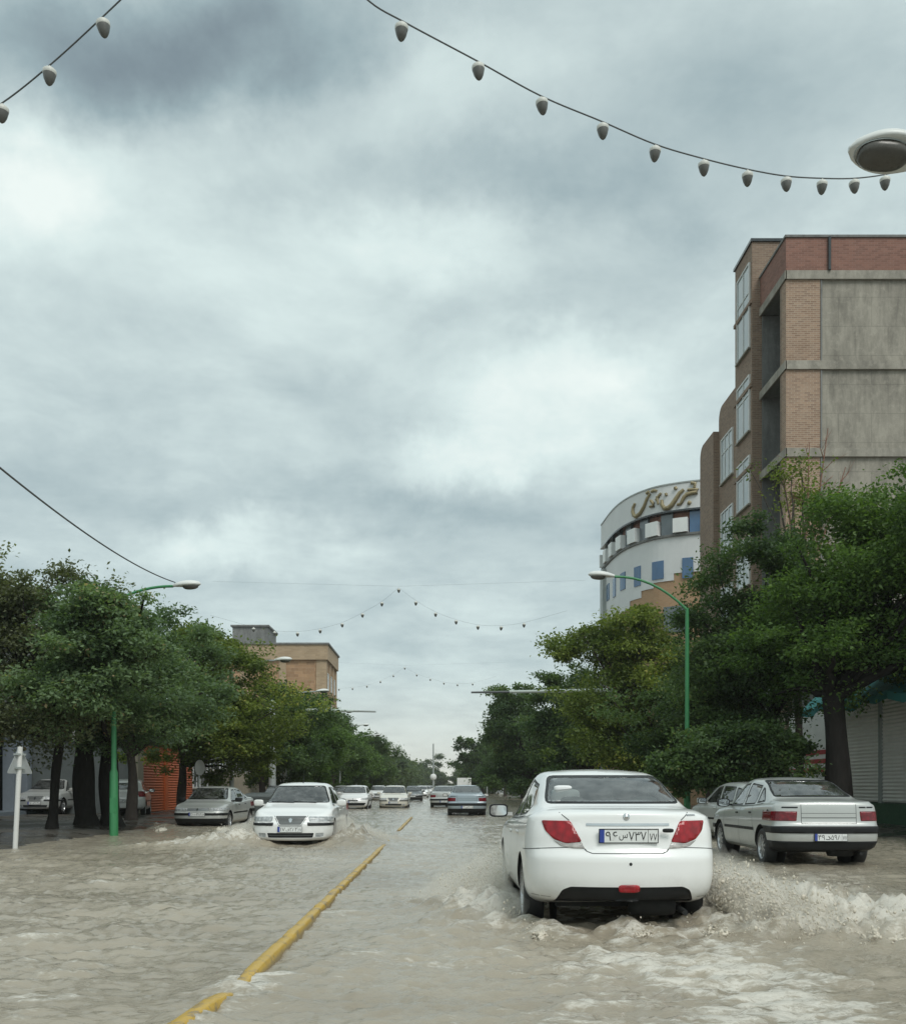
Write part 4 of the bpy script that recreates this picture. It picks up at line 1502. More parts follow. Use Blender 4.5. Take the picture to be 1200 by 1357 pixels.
def water():
    ys = [2.2]
    while ys[-1] < 430:
        ys.append(ys[-1] * 1.0052 + .0005)
    ys = np.array(ys)
    xs = np.concatenate([np.linspace(-13.5, -8.6, 40)[:-1], np.linspace(-8.6, 6.5, 390), np.linspace(6.5, 13.4, 110)[1:]])
    X, Y = np.meshgrid(xs, ys)
    fade = 1 / (1 + (Y / 70) ** 2)
    n1 = fbm(X * .55, Y * .9, 4, 3)
    n2 = fbm(X * 1.9 + n1 * .4, Y * 3.2, 4, 21)
    ridg = 1 - np.abs(fbm(X * 1.3 + 7, Y * 2.6, 4, 33)) * 1.3
    n3 = fbm(X * 5.2 + n2 * .5, Y * 8.5, 3, 41)
    n4 = fbm(X * 9 + n3, Y * 15, 2, 63)
    Z = .005 * n4 * sstep(20, 10, Y) + (.017 * n1 + .019 * n2 + .014 * ridg + .011 * n3) * (.35 + .65 * fade)
    foam = np.clip(.26 + .24 * n1 + .20 * n2 + .08 * n3, 0, .62)
    # wash of the car ahead
    dx = X - CARX
    rear = CARY - 2.27
    behind = sstep(rear + 1.2, rear - .3, Y)
    decay = np.exp(-np.clip(rear - Y, 0, 50) / 6.)
    trail = np.exp(-(dx / (1.05 + .10 * np.clip(rear - Y, 0, 20))) ** 4) * behind
    ch = fbm(X * 2.6, Y * 4.4, 5, 51, .6)
    Z += trail * decay * (.040 * ch + .03 * np.clip(1 - np.abs(fbm(X * 1.7, Y * 2.8, 3, 57)) * 2, 0, 1))
    foam += trail * (.30 * decay + .16) * (1 + .5 * ch)
    # wave humps just behind the rear wheels
    for sx in (-.72, .0, .74):
        Z += .085 * np.exp(-((dx - sx) / .30) ** 2 - ((Y - (rear + .28 + .1 * abs(sx))) / .34) ** 2) * (1 + .6 * ch)
        foam += .18 * np.exp(-((dx - sx) / .34) ** 2 - ((Y - (rear + .2)) / .42) ** 2)
    # rolling bow waves spreading to both sides
    for sg, sl, hh in ((1, .62, .20), (-1, .34, .10)):
        xr = sg * (.80 + np.clip(11.2 - Y, -1, 30) * sl)
        wd = .30 + .05 * np.clip(11.2 - Y, 0, 12)
        ridge = np.exp(-((dx - xr) / wd) ** 2) * sstep(11.8, 10.4, Y) * np.exp(-np.clip(10.6 - Y, 0, 30) / 3.6)
        Z += hh * ridge * (1 + .55 * ch)
        foam += .46 * ridge
        inner = sstep(0, 1, (sg * dx - .8) / .5) * sstep(0, 1, (sg * xr - sg * dx) / .6) * sstep(11.5, 9.8, Y) * np.exp(-np.clip(10 - Y, 0, 30) / 4.)
        Z += .05 * inner * ch
        foam += .26 * inner
    cf = fbm(X * 5.5, Y * 6.5, 4, 91, .65)
    # the heap of water the splash rises from
    for mx, my, wx, wy, hh in ((3.0, 9.25, .62, .55, .24), (3.8, 8.7, .9, .5, .13), (2.7, 10.3, .35, .7, .20), (.25, 10.4, .5, .8, .10), (.55, 9.5, .25, .5, .10)):
        g = np.exp(-((X - mx) / wx) ** 2 - ((Y - my) / wy) ** 2)
        Z += hh * g * (1 + .45 * ch + .4 * n3 + .5 * cf)
        foam += .55 * g
    for mx, my, wx, wy, hh in ((-4.75, 21.6, .8, .8, .26), (-1.85, 21.8, .5, .9, .24), (-5.6, 20.9, .9, .6, .10)):
        g = np.exp(-((X - mx) / wx) ** 2 - ((Y - my) / wy) ** 2)
        Z += hh * g * (1 + .5 * ch)
        foam += .5 * g
    # foam streaks trailing right in the wake, whitened to paint in sky glare too
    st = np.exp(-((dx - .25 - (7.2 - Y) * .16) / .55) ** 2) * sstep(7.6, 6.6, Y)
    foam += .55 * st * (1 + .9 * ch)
    # wash of the oncoming car and of the one behind it by the kerb
    for ox, oy, w in ((ONX, ONY, 1.), (-7.3, 31.6, .6)):
        ex = X - ox
        fr = oy - 2.2
        for sg in (1, -1):
            xr = sg * (.75 + np.clip(Y - fr, -1, 30) * .45)
            ridge = np.exp(-((ex - xr) / (.3 + .06 * np.clip(Y - fr, 0, 12))) ** 2) * sstep(fr - .4, fr + .5, Y) * np.exp(-np.clip(Y - fr, 0, 30) / 4.)
            Z += .16 * w * ridge * (1 + .5 * ch)
            foam += .4 * w * ridge
        bow = np.exp(-(ex / 2.4) ** 2 - ((Y - fr + 1.2) / 1.2) ** 2)
        foam += .16 * w * bow
        Z += .03 * w * bow * ch
    # swells running across the other carriageway
    sw = sstep(-1.4, -2.6, X) * sstep(22, 17, Y) * sstep(4, 7, Y)
    s = np.sin((Y * 1.35 + X * .55 + 1.1 * fbm(X * .35, Y * .5, 3, 71)) * 2.1)
    Z += sw * (.026 * s + .026 * ch)
    foam += sw * (.24 * np.clip(s, 0, 1) + .18 * ch)
    # water heaping against the median kerb
    k = np.exp(-((X + 1.38) / .16) ** 2) * sstep(26, 20, Y)
    Z += k * .035 * np.clip(fbm(X * 1.2, Y * 1.1, 3, 83) + .45, 0, 1.4)
    k2 = np.exp(-((X + 1.24) / .30) ** 2) * np.exp(-((Y - 6.0) / .42) ** 2)
    k2 += .55 * np.exp(-((X + 1.24) / .30) ** 2) * (np.exp(-((Y - 12.9) / .5) ** 2) + np.exp(-((Y - 5.2) / .25) ** 2))
    Z += k2 * .03 * (1 + .8 * ch)
    foam += .3 * np.exp(-((X + 1.26) / .30) ** 2) * sstep(22, 8, Y) + .3 * k2
    foam *= 1 / (1 + (Y / 60) ** 2) * sstep(-8.8, -7.5, X) * .9 + .1
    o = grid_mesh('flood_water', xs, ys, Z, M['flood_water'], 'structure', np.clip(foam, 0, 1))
    return o


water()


def kerb(y0, y1, label, sink, seed):
    mb = MB()
    n = int((y1 - y0) / .08)
    rings = []
    for i in range(n + 1):
        y = y0 + (y1 - y0) * i / n
        x = -1.27 + .05 * (y - 5) / 35 - .07 * max(0, (6.6 - y) / 1.2) ** 1.5 + .010 * float(perlin(np.array([y * .9]), np.array([seed * 1.])))
        j = abs((y % 1.0) - .5) > .47                      # joint between two kerb stones
        z = sink(y) + .009 * float(perlin(np.array([y * 1.7]), np.array([seed + .3]))) + .005 * float(perlin(np.array([y * 6.3]), np.array([seed + .7]))) - (.022 if j else 0)
        w = .050 - (.006 if j else 0)
        prof = [(-w * 1.25, -.30), (-w * 1.12, z - .045), (-w * .92, z - .012), (-w * .6, z), (w * .6, z), (w * .92, z - .012), (w * 1.12, z - .045), (w * 1.25, -.30)]
        rings.append([(x + p, y, q) for p, q in prof])
    mb.rings(rings, caps=True, smooth=True)
    o = mb.build('median_kerb', M['kerb_yellow'])
    tag(o, label, 'kerb', 'yellow kerbs down the middle of the street')


kerb(3.2, 26.5, 'long worn yellow kerb rising out of the muddy water', lambda y: .085 - .0022 * (y - 5) - .02 * max(0, (y - 20.5) / 5) ** 2 - .035 * math.exp(-((y - 6.1) / .30) ** 2), 4)
kerb(28.2, 39.5, 'short dull far length of yellow kerb beyond the oncoming white car', lambda y: .055 - .05 * max(0, (29 - y) / 4), 9)


# ------------------------------------------------------------------ water thrown up by the wheels
def ico(sub=1):
    bm = bmesh.new()
    bmesh.ops.create_icosphere(bm, subdivisions=sub, radius=1)
    v = np.array([x.co[:] for x in bm.verts])
    f = np.array([[x.index for x in q.verts] for q in bm.faces])
    bm.free()
    return v, f


ICO1, ICO2 = ico(1), ico(2)


def blobs_mesh(name, P, Rr, stretch=None, base=ICO1, smooth=True):
    v, f = base
    n = len(P)
    d = np.repeat(v[None], n, 0) * Rr[:, None, None]
    if stretch is not None:
        d = d * stretch[:, None, :]
    co = (d + P[:, None, :]).reshape(-1, 3)
    fc = (f[None] + (np.arange(n) * len(v))[:, None, None]).reshape(-1, 3)
    me = bpy.data.meshes.new(name)
    me.vertices.add(len(co))
    me.vertices.foreach_set('co', co.astype(np.float32).ravel())
    me.loops.add(fc.size)
    me.loops.foreach_set('vertex_index', fc.astype(np.int32).ravel())
    me.polygons.add(len(fc))
    me.polygons.foreach_set('loop_start', np.arange(0, fc.size, 3, dtype=np.int32))
    me.polygons.foreach_set('use_smooth', np.full(len(fc), smooth))
    me.update(calc_edges=True)
    return me


def throw(rng, n, x, y, sg, vcar, vx, vy, vz, tmax, ylen=.5, jit=.03, clump=.25, pw=.8):
    """drops flung sideways from a wheel; older drops have been left behind by the car"""
    t = rng.random(n) ** pw * tmax
    fan, side, q = rng.random(n), rng.random(n), rng.random(n)
    keep = fbm(fan * 5 + side * 3, t / tmax * 3.5 + q * 2, 3, int(x * 10) + 3) > -clump
    t, fan, side, q = t[keep], fan[keep], side[keep], q[keep]
    n = len(t)
    vxx = vx[0] + (vx[1] - vx[0]) * side
    vzz = vz[0] + (vz[1] - vz[0]) * fan ** 1.25 * (1 - .45 * side)
    P = np.stack([x + sg * vxx * t, y + (q - .5) * ylen + (rng.uniform(vy[0], vy[1], n) - vcar) * t, .0 + vzz * t - 4.9 * t * t], -1)
    P += rng.normal(0, 1, (n, 3)) * jit * (.25 + t / tmax)[:, None]
    return P, t / tmax


def splash(name, label, core, drops, seed, vox=.014, mat='spray', rough=.012, r0=(.010, .014), rd=(.0018, .007)):
    """core, drops: lists of (P, age); the core fuses into a broken sheet, drops stay loose"""
    rng = np.random.default_rng(seed)
    P = np.concatenate([c[0] for c in core])
    a = np.concatenate([c[1] for c in core])
    ok = P[:, 2] > -.05
    P, a = P[ok], a[ok]
    r = (r0[0] + r0[1] * rng.random(len(P)) ** 2) * (1.2 - .55 * a)
    me = blobs_mesh('core', P, r, None, ICO1)
    o = bpy.data.objects.new('core', me)
    COL.objects.link(o)
    md = o.modifiers.new('remesh', 'REMESH')
    md.mode = 'VOXEL'
    md.voxel_size = vox
    bpy.context.view_layer.update()
    me2 = bpy.data.meshes.new_from_object(o.evaluated_get(bpy.context.evaluated_depsgraph_get()))
    bpy.data.objects.remove(o)
    bpy.data.meshes.remove(me)
    nv = len(me2.vertices)
    co = np.empty(nv * 3, dtype=np.float32)
    no = np.empty(nv * 3, dtype=np.float32)
    me2.vertices.foreach_get('co', co)
    me2.vertices.foreach_get('normal', no)
    co, no = co.reshape(-1, 3).astype(float), no.reshape(-1, 3)
    w = fbm(co[:, 0] * 11 + co[:, 2] * 6, co[:, 1] * 11 - co[:, 2] * 8, 4, seed)
    co += no * (w * rough)[:, None]
    me2.vertices.foreach_set('co', co.astype(np.float32).ravel())
    me2.polygons.foreach_set('use_smooth', np.ones(len(me2.polygons), dtype=bool))
    me2.update()
    bm = bmesh.new()
    bm.from_mesh(me2)
    bpy.data.meshes.remove(me2)
    P = np.concatenate([c[0] for c in drops])
    P = P[P[:, 2] > .0]
    r = rd[0] + rd[1] * rng.random(len(P)) ** 4
    st = np.stack([rng.uniform(.6, 1.3, len(P)), rng.uniform(.6, 1.3, len(P)), rng.uniform(.7, 2.0, len(P))], -1)
    dm = blobs_mesh('d', P, r, st, ICO1)
    bm.from_mesh(dm)
    bpy.data.meshes.remove(dm)
    me = bpy.data.meshes.new(name)
    bm.to_mesh(me)
    bm.free()
    o = mesh_obj(name, me, M[mat])
    tag(o, label, 'splash', None, 'stuff')
    return o


def mist_mat(name, dens, col):
    m = bpy.data.materials.new(name)
    m.use_nodes = True
    nt = m.node_tree
    nt.nodes.clear()
    o = nt.nodes.new('ShaderNodeOutputMaterial')
    v = nt.nodes.new('ShaderNodeVolumePrincipled')
    v.inputs['Color'].default_value = (*col, 1)
    v.inputs['Anisotropy'].default_value = .2
    n = noise(nt, coords(nt, 'Object', (1, 1, .55)), 6.5, 4, .62, .4)
    nt.links.new(ramp(nt, n, [(.36, 0.), (.68, dens)]), v.inputs['Density'])
    nt.links.new(v.outputs[0], o.inputs['Volume'])
    return m


M['mist_near'] = mist_mat('mist_near', 1., (.97, .945, .89))
M['mist_far'] = mist_mat('mist_far', 1., (.97, .945, .89))
for k_, s_ in (('mist_near', 2.1), ('mist_far', 3.2)):
    nt_ = M[k_].node_tree
    rp_ = [n for n in nt_.nodes if n.type == 'VALTORGB'][0]
    vp_ = [n for n in nt_.nodes if n.type == 'PRINCIPLED_VOLUME'][0]
    nt_.links.new(math_n(nt_, 'MULTIPLY', rp_.outputs[0], s_), vp_.inputs['Density'])


def mist(parts, parent, mat, r, vox=.05):
    P = np.concatenate([c[0] for c in parts])
    P = P[P[:, 2] > -.02]
    rng = np.random.default_rng(9)
    P = P[rng.permutation(len(P))[:2600]]
    me = blobs_mesh('m', P, np.full(len(P), r), None, ICO1)
    o = bpy.data.objects.new('m', me)
    COL.objects.link(o)
    md = o.modifiers.new('remesh', 'REMESH')
    md.mode = 'VOXEL'
    md.voxel_size = vox
    bpy.context.view_layer.update()
    me2 = bpy.data.meshes.new_from_object(o.evaluated_get(bpy.context.evaluated_depsgraph_get()))
    bpy.data.objects.remove(o)
    bpy.data.meshes.remove(me)
    me2.materials.clear()
    return mesh_obj('mist', me2, M[mat], parent)


def splashes():
    rng = np.random.default_rng(5)
    xr, xl = CARX + .86, CARX - .86
    yr, yf = CARY - 1.28, CARY + 1.39
    T_ = lambda n, x, y, sg, **k: throw(rng, n, x, y, sg, **k)
    core = [T_(34000, xr, yr + .25, 1, vcar=2.2, vx=(.3, 4.3), vy=(-.3, .5), vz=(.1, 3.3), tmax=.50, ylen=.9),
            T_(8000, xr, yr + 1.0, 1, vcar=2.2, vx=(.2, 2.6), vy=(0, .4), vz=(.4, 3.3), tmax=.50, ylen=.9),
            T_(9000, xr + 1.1, yr - .75, 1, vcar=.8, vx=(-.8, 4.2), vy=(-.5, .5), vz=(.1, 1.35), tmax=.3, ylen=1.0, jit=.05),
            T_(12000, xr + .3, yr - .3, 1, vcar=1.8, vx=(1.2, 5.4), vy=(-.5, .3), vz=(.1, 1.6), tmax=.45, ylen=.9)]
    drops = [T_(16000, xr, yr + .25, 1, vcar=2.3, vx=(.2, 4.6), vy=(-.5, .8), vz=(.6, 3.6), tmax=.56, ylen=1.0, jit=.06, clump=.6),
             T_(4000, xr, yr + 1.0, 1, vcar=2.0, vx=(.1, 2.4), vy=(-.3, .6), vz=(1.0, 3.8), tmax=.56, ylen=1.0, jit=.06, clump=.6)]
    o = splash('wheel_splash', 'big muddy splash bursting outward beside the red lamp of the white car ahead', core, drops, 11, r0=(.007, .013), vox=.011, rd=(.0022, .012))
    mist(core + drops, o, 'mist_near', .10)
    core = [T_(1600, xl, yf - .2, -1, vcar=2.5, vx=(.1, 1.2), vy=(-.4, .6), vz=(.2, 1.8), tmax=.30, ylen=.6),
            T_(5000, xl - .02, yr + .6, -1, vcar=1.2, vx=(.1, 1.5), vy=(-.6, .6), vz=(.1, 1.3), tmax=.28, ylen=1.4)]
    drops = [T_(17000, xl, yf - .1, -1, vcar=2.6, vx=(.2, 2.5), vy=(-.6, .8), vz=(.4, 3.4), tmax=.56, ylen=.9, jit=.07, clump=.5),
             T_(7000, xl, yr + .5, -1, vcar=1.6, vx=(.1, 2.0), vy=(-.4, .8), vz=(.3, 2.1), tmax=.4, ylen=1.0, jit=.05, clump=.5)]
    o = splash('wheel_splash', 'thin brown spray fanning out beside the wing mirror side of the white car ahead', core, drops, 12, mat='spray_fine', r0=(.006, .009), vox=.011, rd=(.0024, .010))
    mist(drops, o, 'mist_near', .10)
    core = [T_(4200, CARX + s, CARY - 2.0 - .12 * abs(s), 1, vcar=.6, vx=(-.8, .8), vy=(-.8, .5), vz=(.0, .85), tmax=.17, ylen=.6, jit=.07) for s in (-.74, .1, .74)]
    drops = [T_(500, CARX + s, CARY - 2.0, 1, vcar=1., vx=(-.8, .8), vy=(-.8, .4), vz=(.3, 1.5), tmax=.28, ylen=.5, jit=.08) for s in (-.74, .1, .74)]
    splash('churned_water', 'low churned brown water under the rear bumper of the white car ahead', core, drops, 13, r0=(.005, .007), vox=.010, rd=(.0018, .005))
    ox, oy = ONX, ONY - 1.42
    core = [T_(9000, ox - .8, oy, -1, vcar=-2.4, vx=(.3, 4.0), vy=(-1.4, .2), vz=(.1, 2.7), tmax=.44, ylen=.6, jit=.06),
            T_(7000, ox - .8, oy - .3, -1, vcar=-.6, vx=(.6, 5.2), vy=(-1.6, -.2), vz=(.1, 1.1), tmax=.44, ylen=.6, jit=.05)]
    drops = [T_(5000, ox - .8, oy, -1, vcar=-2.4, vx=(.3, 4.4), vy=(-1.8, .4), vz=(.3, 2.9), tmax=.5, ylen=.8, jit=.10, clump=.6)]
    o = splash('wheel_splash', 'pale spray between the oncoming white car and the grey car by the trees', core, drops, 14, vox=.02, mat='spray_fine', r0=(.010, .014), rd=(.004, .010))
    mist(core + drops, o, 'mist_far', .16, .07)
    core = [T_(8000, ox + .8, oy, 1, vcar=-2.4, vx=(.2, 2.6), vy=(-1.4, .2), vz=(.1, 2.8), tmax=.46, ylen=.6, jit=.06)]
    drops = [T_(5000, ox + .8, oy, 1, vcar=-2.4, vx=(.2, 2.9), vy=(-1.8, .4), vz=(.3, 3.0), tmax=.5, ylen=.8, jit=.10, clump=.6)]
    o = splash('wheel_splash', 'brown spray on the kerb side of the oncoming white car', core, drops, 15, vox=.02, mat='spray_fine', r0=(.010, .014), rd=(.004, .010))
    mist(core + drops, o, 'mist_far', .16, .07)
    core = [T_(1200, -7.2 + s, 28.2, int(math.copysign(1, s)), vcar=-2., vx=(.2, 1.6), vy=(-1.2, .2), vz=(.1, 1.1), tmax=.24, ylen=.5, jit=.06) for s in (-.8, .8)]
    drops = [T_(500, -7.2 + s, 28.2, int(math.copysign(1, s)), vcar=-2., vx=(.3, 2.), vy=(-1.2, .2), vz=(.3, 1.5), tmax=.3, ylen=.5, jit=.1) for s in (-.8, .8)]
    splash('wheel_splash', 'low wash around the front wheels of the grey car by the trees', core, drops, 16, vox=.028, mat='spray_fine', r0=(.016, .02), rd=(.005, .012))


splashes()
# ================================================================== buildings
def window_unit(parent, face, a0, a1, z0, z1, pos, out, cols=2, glass='window_pale', t=.06, frame='frame_white'):
    """framed window on a wall; face 'x' lies on x=pos and runs along y, face 'y' the other way; out = outward sign"""
    def bx(mb, a, b, c, d, p0, p1, mi=0):
        p0, p1 = sorted((pos + out * p0, pos + out * p1))
        if face == 'x':
            mb.box(p0, p1, a, b, c, d, mi)
        else:
            mb.box(a, b, p0, p1, c, d, mi)
    fr = MB()
    bx(fr, a0, a1, z0, z0 + t, .0, .07)
    bx(fr, a0, a1, z1 - t, z1, .0, .07)
    bx(fr, a0, a0 + t, z0 + t, z1 - t, .0, .07)
    bx(fr, a1 - t, a1, z0 + t, z1 - t, .0, .07)
    for k in range(1, cols):
        x = a0 + (a1 - a0) * k / cols
        bx(fr, x - t * .4, x + t * .4, z0 + t, z1 - t, .003, .06)
    if z1 - z0 > 1.6:
        zm = z0 + (z1 - z0) * .66
        bx(fr, a0 + t, a1 - t, zm - t * .35, zm + t * .35, .0035, .058)
    w = fr.build('window', M[frame], parent)
    g = MB()
    bx(g, a0 + t * .5, a1 - t * .5, z0 + t * .5, z1 - t * .5, .004, .03)
    g.build('pane', M[glass], w)
    s = MB()
    bx(s, a0 - .06, a1 + .06, z0 - .07, z0 - .003, .0, .12)
    s.build('sill', M['concrete_trim'], w)
    return w


def tall_building():
    r = thing('brick_building', 'tall unfinished brick and concrete building with stepped window bays', 'building', (14, 40, 0))
    off = Vector((14, 40, 0))

    def part(mb, name, mat, par=r):
        o = mb.build(name, mat, par)
        if par is r:
            o.location = -off
        return o
    G = 37.0
    slabs = [3.9, 7.2, 10.55, 13.9, 17.2, 20.6]
    # gable of board-marked concrete between a brick strip and slab edges
    w = MB()
    w.box(14.36, 28, G + .10, G + .5, .2, 20.6)
    part(w, 'concrete_wall', M['concrete'])
    b = MB()
    b.box(13.0, 14.30, G + .06, G + .5, .2, 20.6)
    part(b, 'brick_pier', M['brick_orange'])
    t = MB()
    for z in slabs:
        t.box(12.96, 28, G - .02, G + .099, z - .16, z + .16)
        t.box(12.94, 12.999, G - .02, 40.0, z - .16, z + .16)
    part(t, 'slab_edge', M['concrete_trim'])
    c = MB()
    c.box(14.302, 14.358, G + .03, G + .4, .2, 20.44)
    c.box(17.6, 18.1, G + .05, G + .099, .2, 20.44)
    c.box(22.0, 22.5, G + .05, G + .099, .2, 20.44)
    part(c, 'concrete_column', M['plaster_grey'])
    p = MB()
    p.box(12.98, 28, G + .0, G + .3, 20.763, 22.0)
    p.box(12.98, 13.28, G + .301, 39.98, 20.763, 22.0)
    part(p, 'parapet', M['brick_red'])
    cp = MB()
    cp.box(12.93, 28, G - .05, G + .35, 22.003, 22.09)
    cp.box(12.93, 13.33, G + .351, 39.98, 22.003, 22.09)
    part(cp, 'parapet_coping', M['plaster_grey'])
    dp = MB()
    dp.tube([(14.60, G - .06, 22.0), (14.60, G - .06, 20.75)], .06, 8)
    part(dp, 'drain_pipe', M['shop_dark'])
    # street side: brick jambs, floors open behind as loggias
    j = MB()
    j.box(13.0, 13.3, G + .501, 37.7, .2, 20.6)
    part(j, 'brick_jamb', M['brick_brown'])
    lo = MB()
    lo.box(14.6, 14.8, 37.7, 40, .2, 20.6)
    lo.box(13.3, 14.6, 37.5, 37.7, .2, 20.6)
    lo.box(13.04, 14.6, 39.90, 39.975, .2, 20.43)
    for z in slabs:
        lo.box(13.0, 14.6, 37.7, 39.98, z - .12, z + .12)
    for z in slabs[:-1]:
        lo.box(14.3, 14.599, 37.71, 37.9, z + .2, z + 2.2, 1)
    part(lo, 'loggia', [M['plaster_grey'], M['brick_brown']])
    # bay with the tall windows
    bay = MB()
    bay.box(12.65, 15.2, 40.0, 42.3, 3.4, 23.5)
    part(bay, 'window_bay', M['brick_brown'])
    cap = MB()
    cap.box(12.58, 15.3, 39.93, 42.36, 23.503, 23.62)
    part(cap, 'bay_coping', M['shop_dark'])
    for z0, z1 in ((19.3, 22.8), (15.9, 18.2), (12.9, 14.9), (9.6, 11.6), (6.2, 8.2)):
        o = window_unit(r, 'x', 40.22, 41.9, z0, z1, 12.65, -1, 2)
        o.location = -off
    for z in slabs[1:]:
        part(MB().box(12.57, 12.649, 39.95, 42.3, z + .4, z + .55), 'bay_band', M['brick_brown'])
    for (y0, y1, top, x0) in ((42.3, 44.8, 18.5, 12.65), (44.8, 47.1, 17.5, 12.4)):
        prof = [(y0, 3.4), (y1, 3.4)]
        ra = .55
        for k in range(9):
            a = math.pi / 2 * k / 8
            prof.append((y1 - ra + ra * math.cos(a), top - ra + ra * math.sin(a)))
        prof.append((y0, top))
        s = MB()
        s.prism([(x0, y, z) for y, z in prof], (6, 0, 0))
        part(s, 'stepped_bay', M['brick_brown'])
    for z0, z1 in ((14.9, 16.9), (11.6, 13.6), (8.2, 10.2)):
        window_unit(r, 'x', 42.55, 44.3, z0, z1, 12.65, -1, 3).location = -off
    bk = MB()
    bk.box(15.2, 28, 37.6, 48, .2, 17.5)
    bk.box(15.2, 28, 37.6, 42, 17.5, 20.5)
    part(bk, 'rear_wall', M['brick_brown'])
    # ground floor
    gf = MB()
    gf.box(13.2, 15, 40.0, 48, .2, 3.4)
    part(gf, 'ground_floor_wall', M['plaster_grey'])
    pl = MB()
    pl.box(12.7, 13.1, 38.35, 40.2, .2, 5.1)
    part(pl, 'mottled_pillar', M['mottled'])
    sg = MB()
    sg.box(12.75, 12.9, 40.25, 42.0, 3.3, 5.4)
    part(sg, 'shop_sign', M['sign_orange'])
    sg2 = MB()
    sg2.box(12.70, 12.749, 40.4, 41.8, 3.1, 3.9)
    part(sg2, 'sign_panel', M['red_paint'])
    dr = MB()
    dr.box(12.97, 13.0, 36.75, 37.6, .22, 3.2)
    part(dr, 'door', M['shop_dark'])
    return r


tall_building()


def low_shop():
    r = thing('shop_building', 'low shop with pale roller shutters, teal awning and green plinth', 'shop', (15, 28, .2))
    off = Vector((15, 28, .2))

    def part(mb, name, mat, par=r):
        o = mb.build(name, mat, par)
        if par is r:
            o.location = -off
        return o
    w = MB()
    w.box(13.06, 22, 17, 36.55, .2, 5.0)
    part(w, 'wall', M['plaster_grey'])
    rf = MB()
    rf.box(12.9, 22.1, 16.9, 36.6, 5.003, 5.2)
    part(rf, 'roof', M['concrete_trim'])
    pl = MB()
    pl.box(12.86, 13.055, 17, 32.8, .1, .80)
    part(pl, 'green_plinth', M['green_base'])
    y = 17.2
    for y0, y1 in ((17.2, 20.3), (20.5, 23.6), (23.8, 26.9), (27.1, 28.9), (29.1, 32.6)):
        s = MB()
        z = .83
        while z < 3.95:
            s.face([(12.995, y1, z), (12.995, y0, z), (12.965, y0, z + .055), (12.965, y1, z + .055)])
            s.face([(12.965, y1, z + .055), (12.965, y0, z + .055), (12.995, y0, z + .11), (12.995, y1, z + .11)])
            z += .11
        part(s, 'roller_shutter', M['shutter'])
    gd = MB()
    for y in (17.1, 20.4, 23.7, 27.0, 29.0, 32.7):
        gd.box(12.93, 13.05, y - .09, y + .09, .803, 4.0)
    part(gd, 'shutter_rail', M['pole_grey'])
    st = MB()
    st.box(12.90, 13.05, 32.9, 36.45, .2, 4.0)
    o = part(st, 'striped_panel', M['sheet_pale'])
    bands = MB()
    for k in range(3):
        z = 1.78 + k * .30
        bands.box(12.885, 12.898, 32.95, 36.4, z, z + .15)
    bands.build('red_stripes', M['red_paint'], o)
    # sagging cloth awning
    a = MB()
    n, m = 40, 8
    P = []
    for i in range(n + 1):
        y = 17.2 + 15.2 * i / n
        row = []
        for k in range(m + 1):
            t = k / m
            fold = .06 * math.sin(y * 4.1 + t * 2) + .05 * math.sin(y * 1.7)
            row.append(Vector((12.9 - 1.1 * t - fold * .5, y, 4.72 - .95 * t + fold * t)))
        P.append(row)
    for i in range(n):
        for k in range(m):
            a.face([P[i][k], P[i + 1][k], P[i + 1][k + 1], P[i][k + 1]], smooth=True)
        a.face([P[i][m], P[i + 1][m], P[i + 1][m] - Vector((0, 0, .22)), P[i][m] - Vector((0, 0, .22))], smooth=True)
    o = part(a, 'awning', M['awning'])
    sf = MB()
    for i in range(0, n + 1, 10):
        sf.tube([P[i][0], P[i][m]], .02, 6)
    sf.build('awning_arm', M['pole_grey'], o).location = (0, 0, 0)
    return r


low_shop()


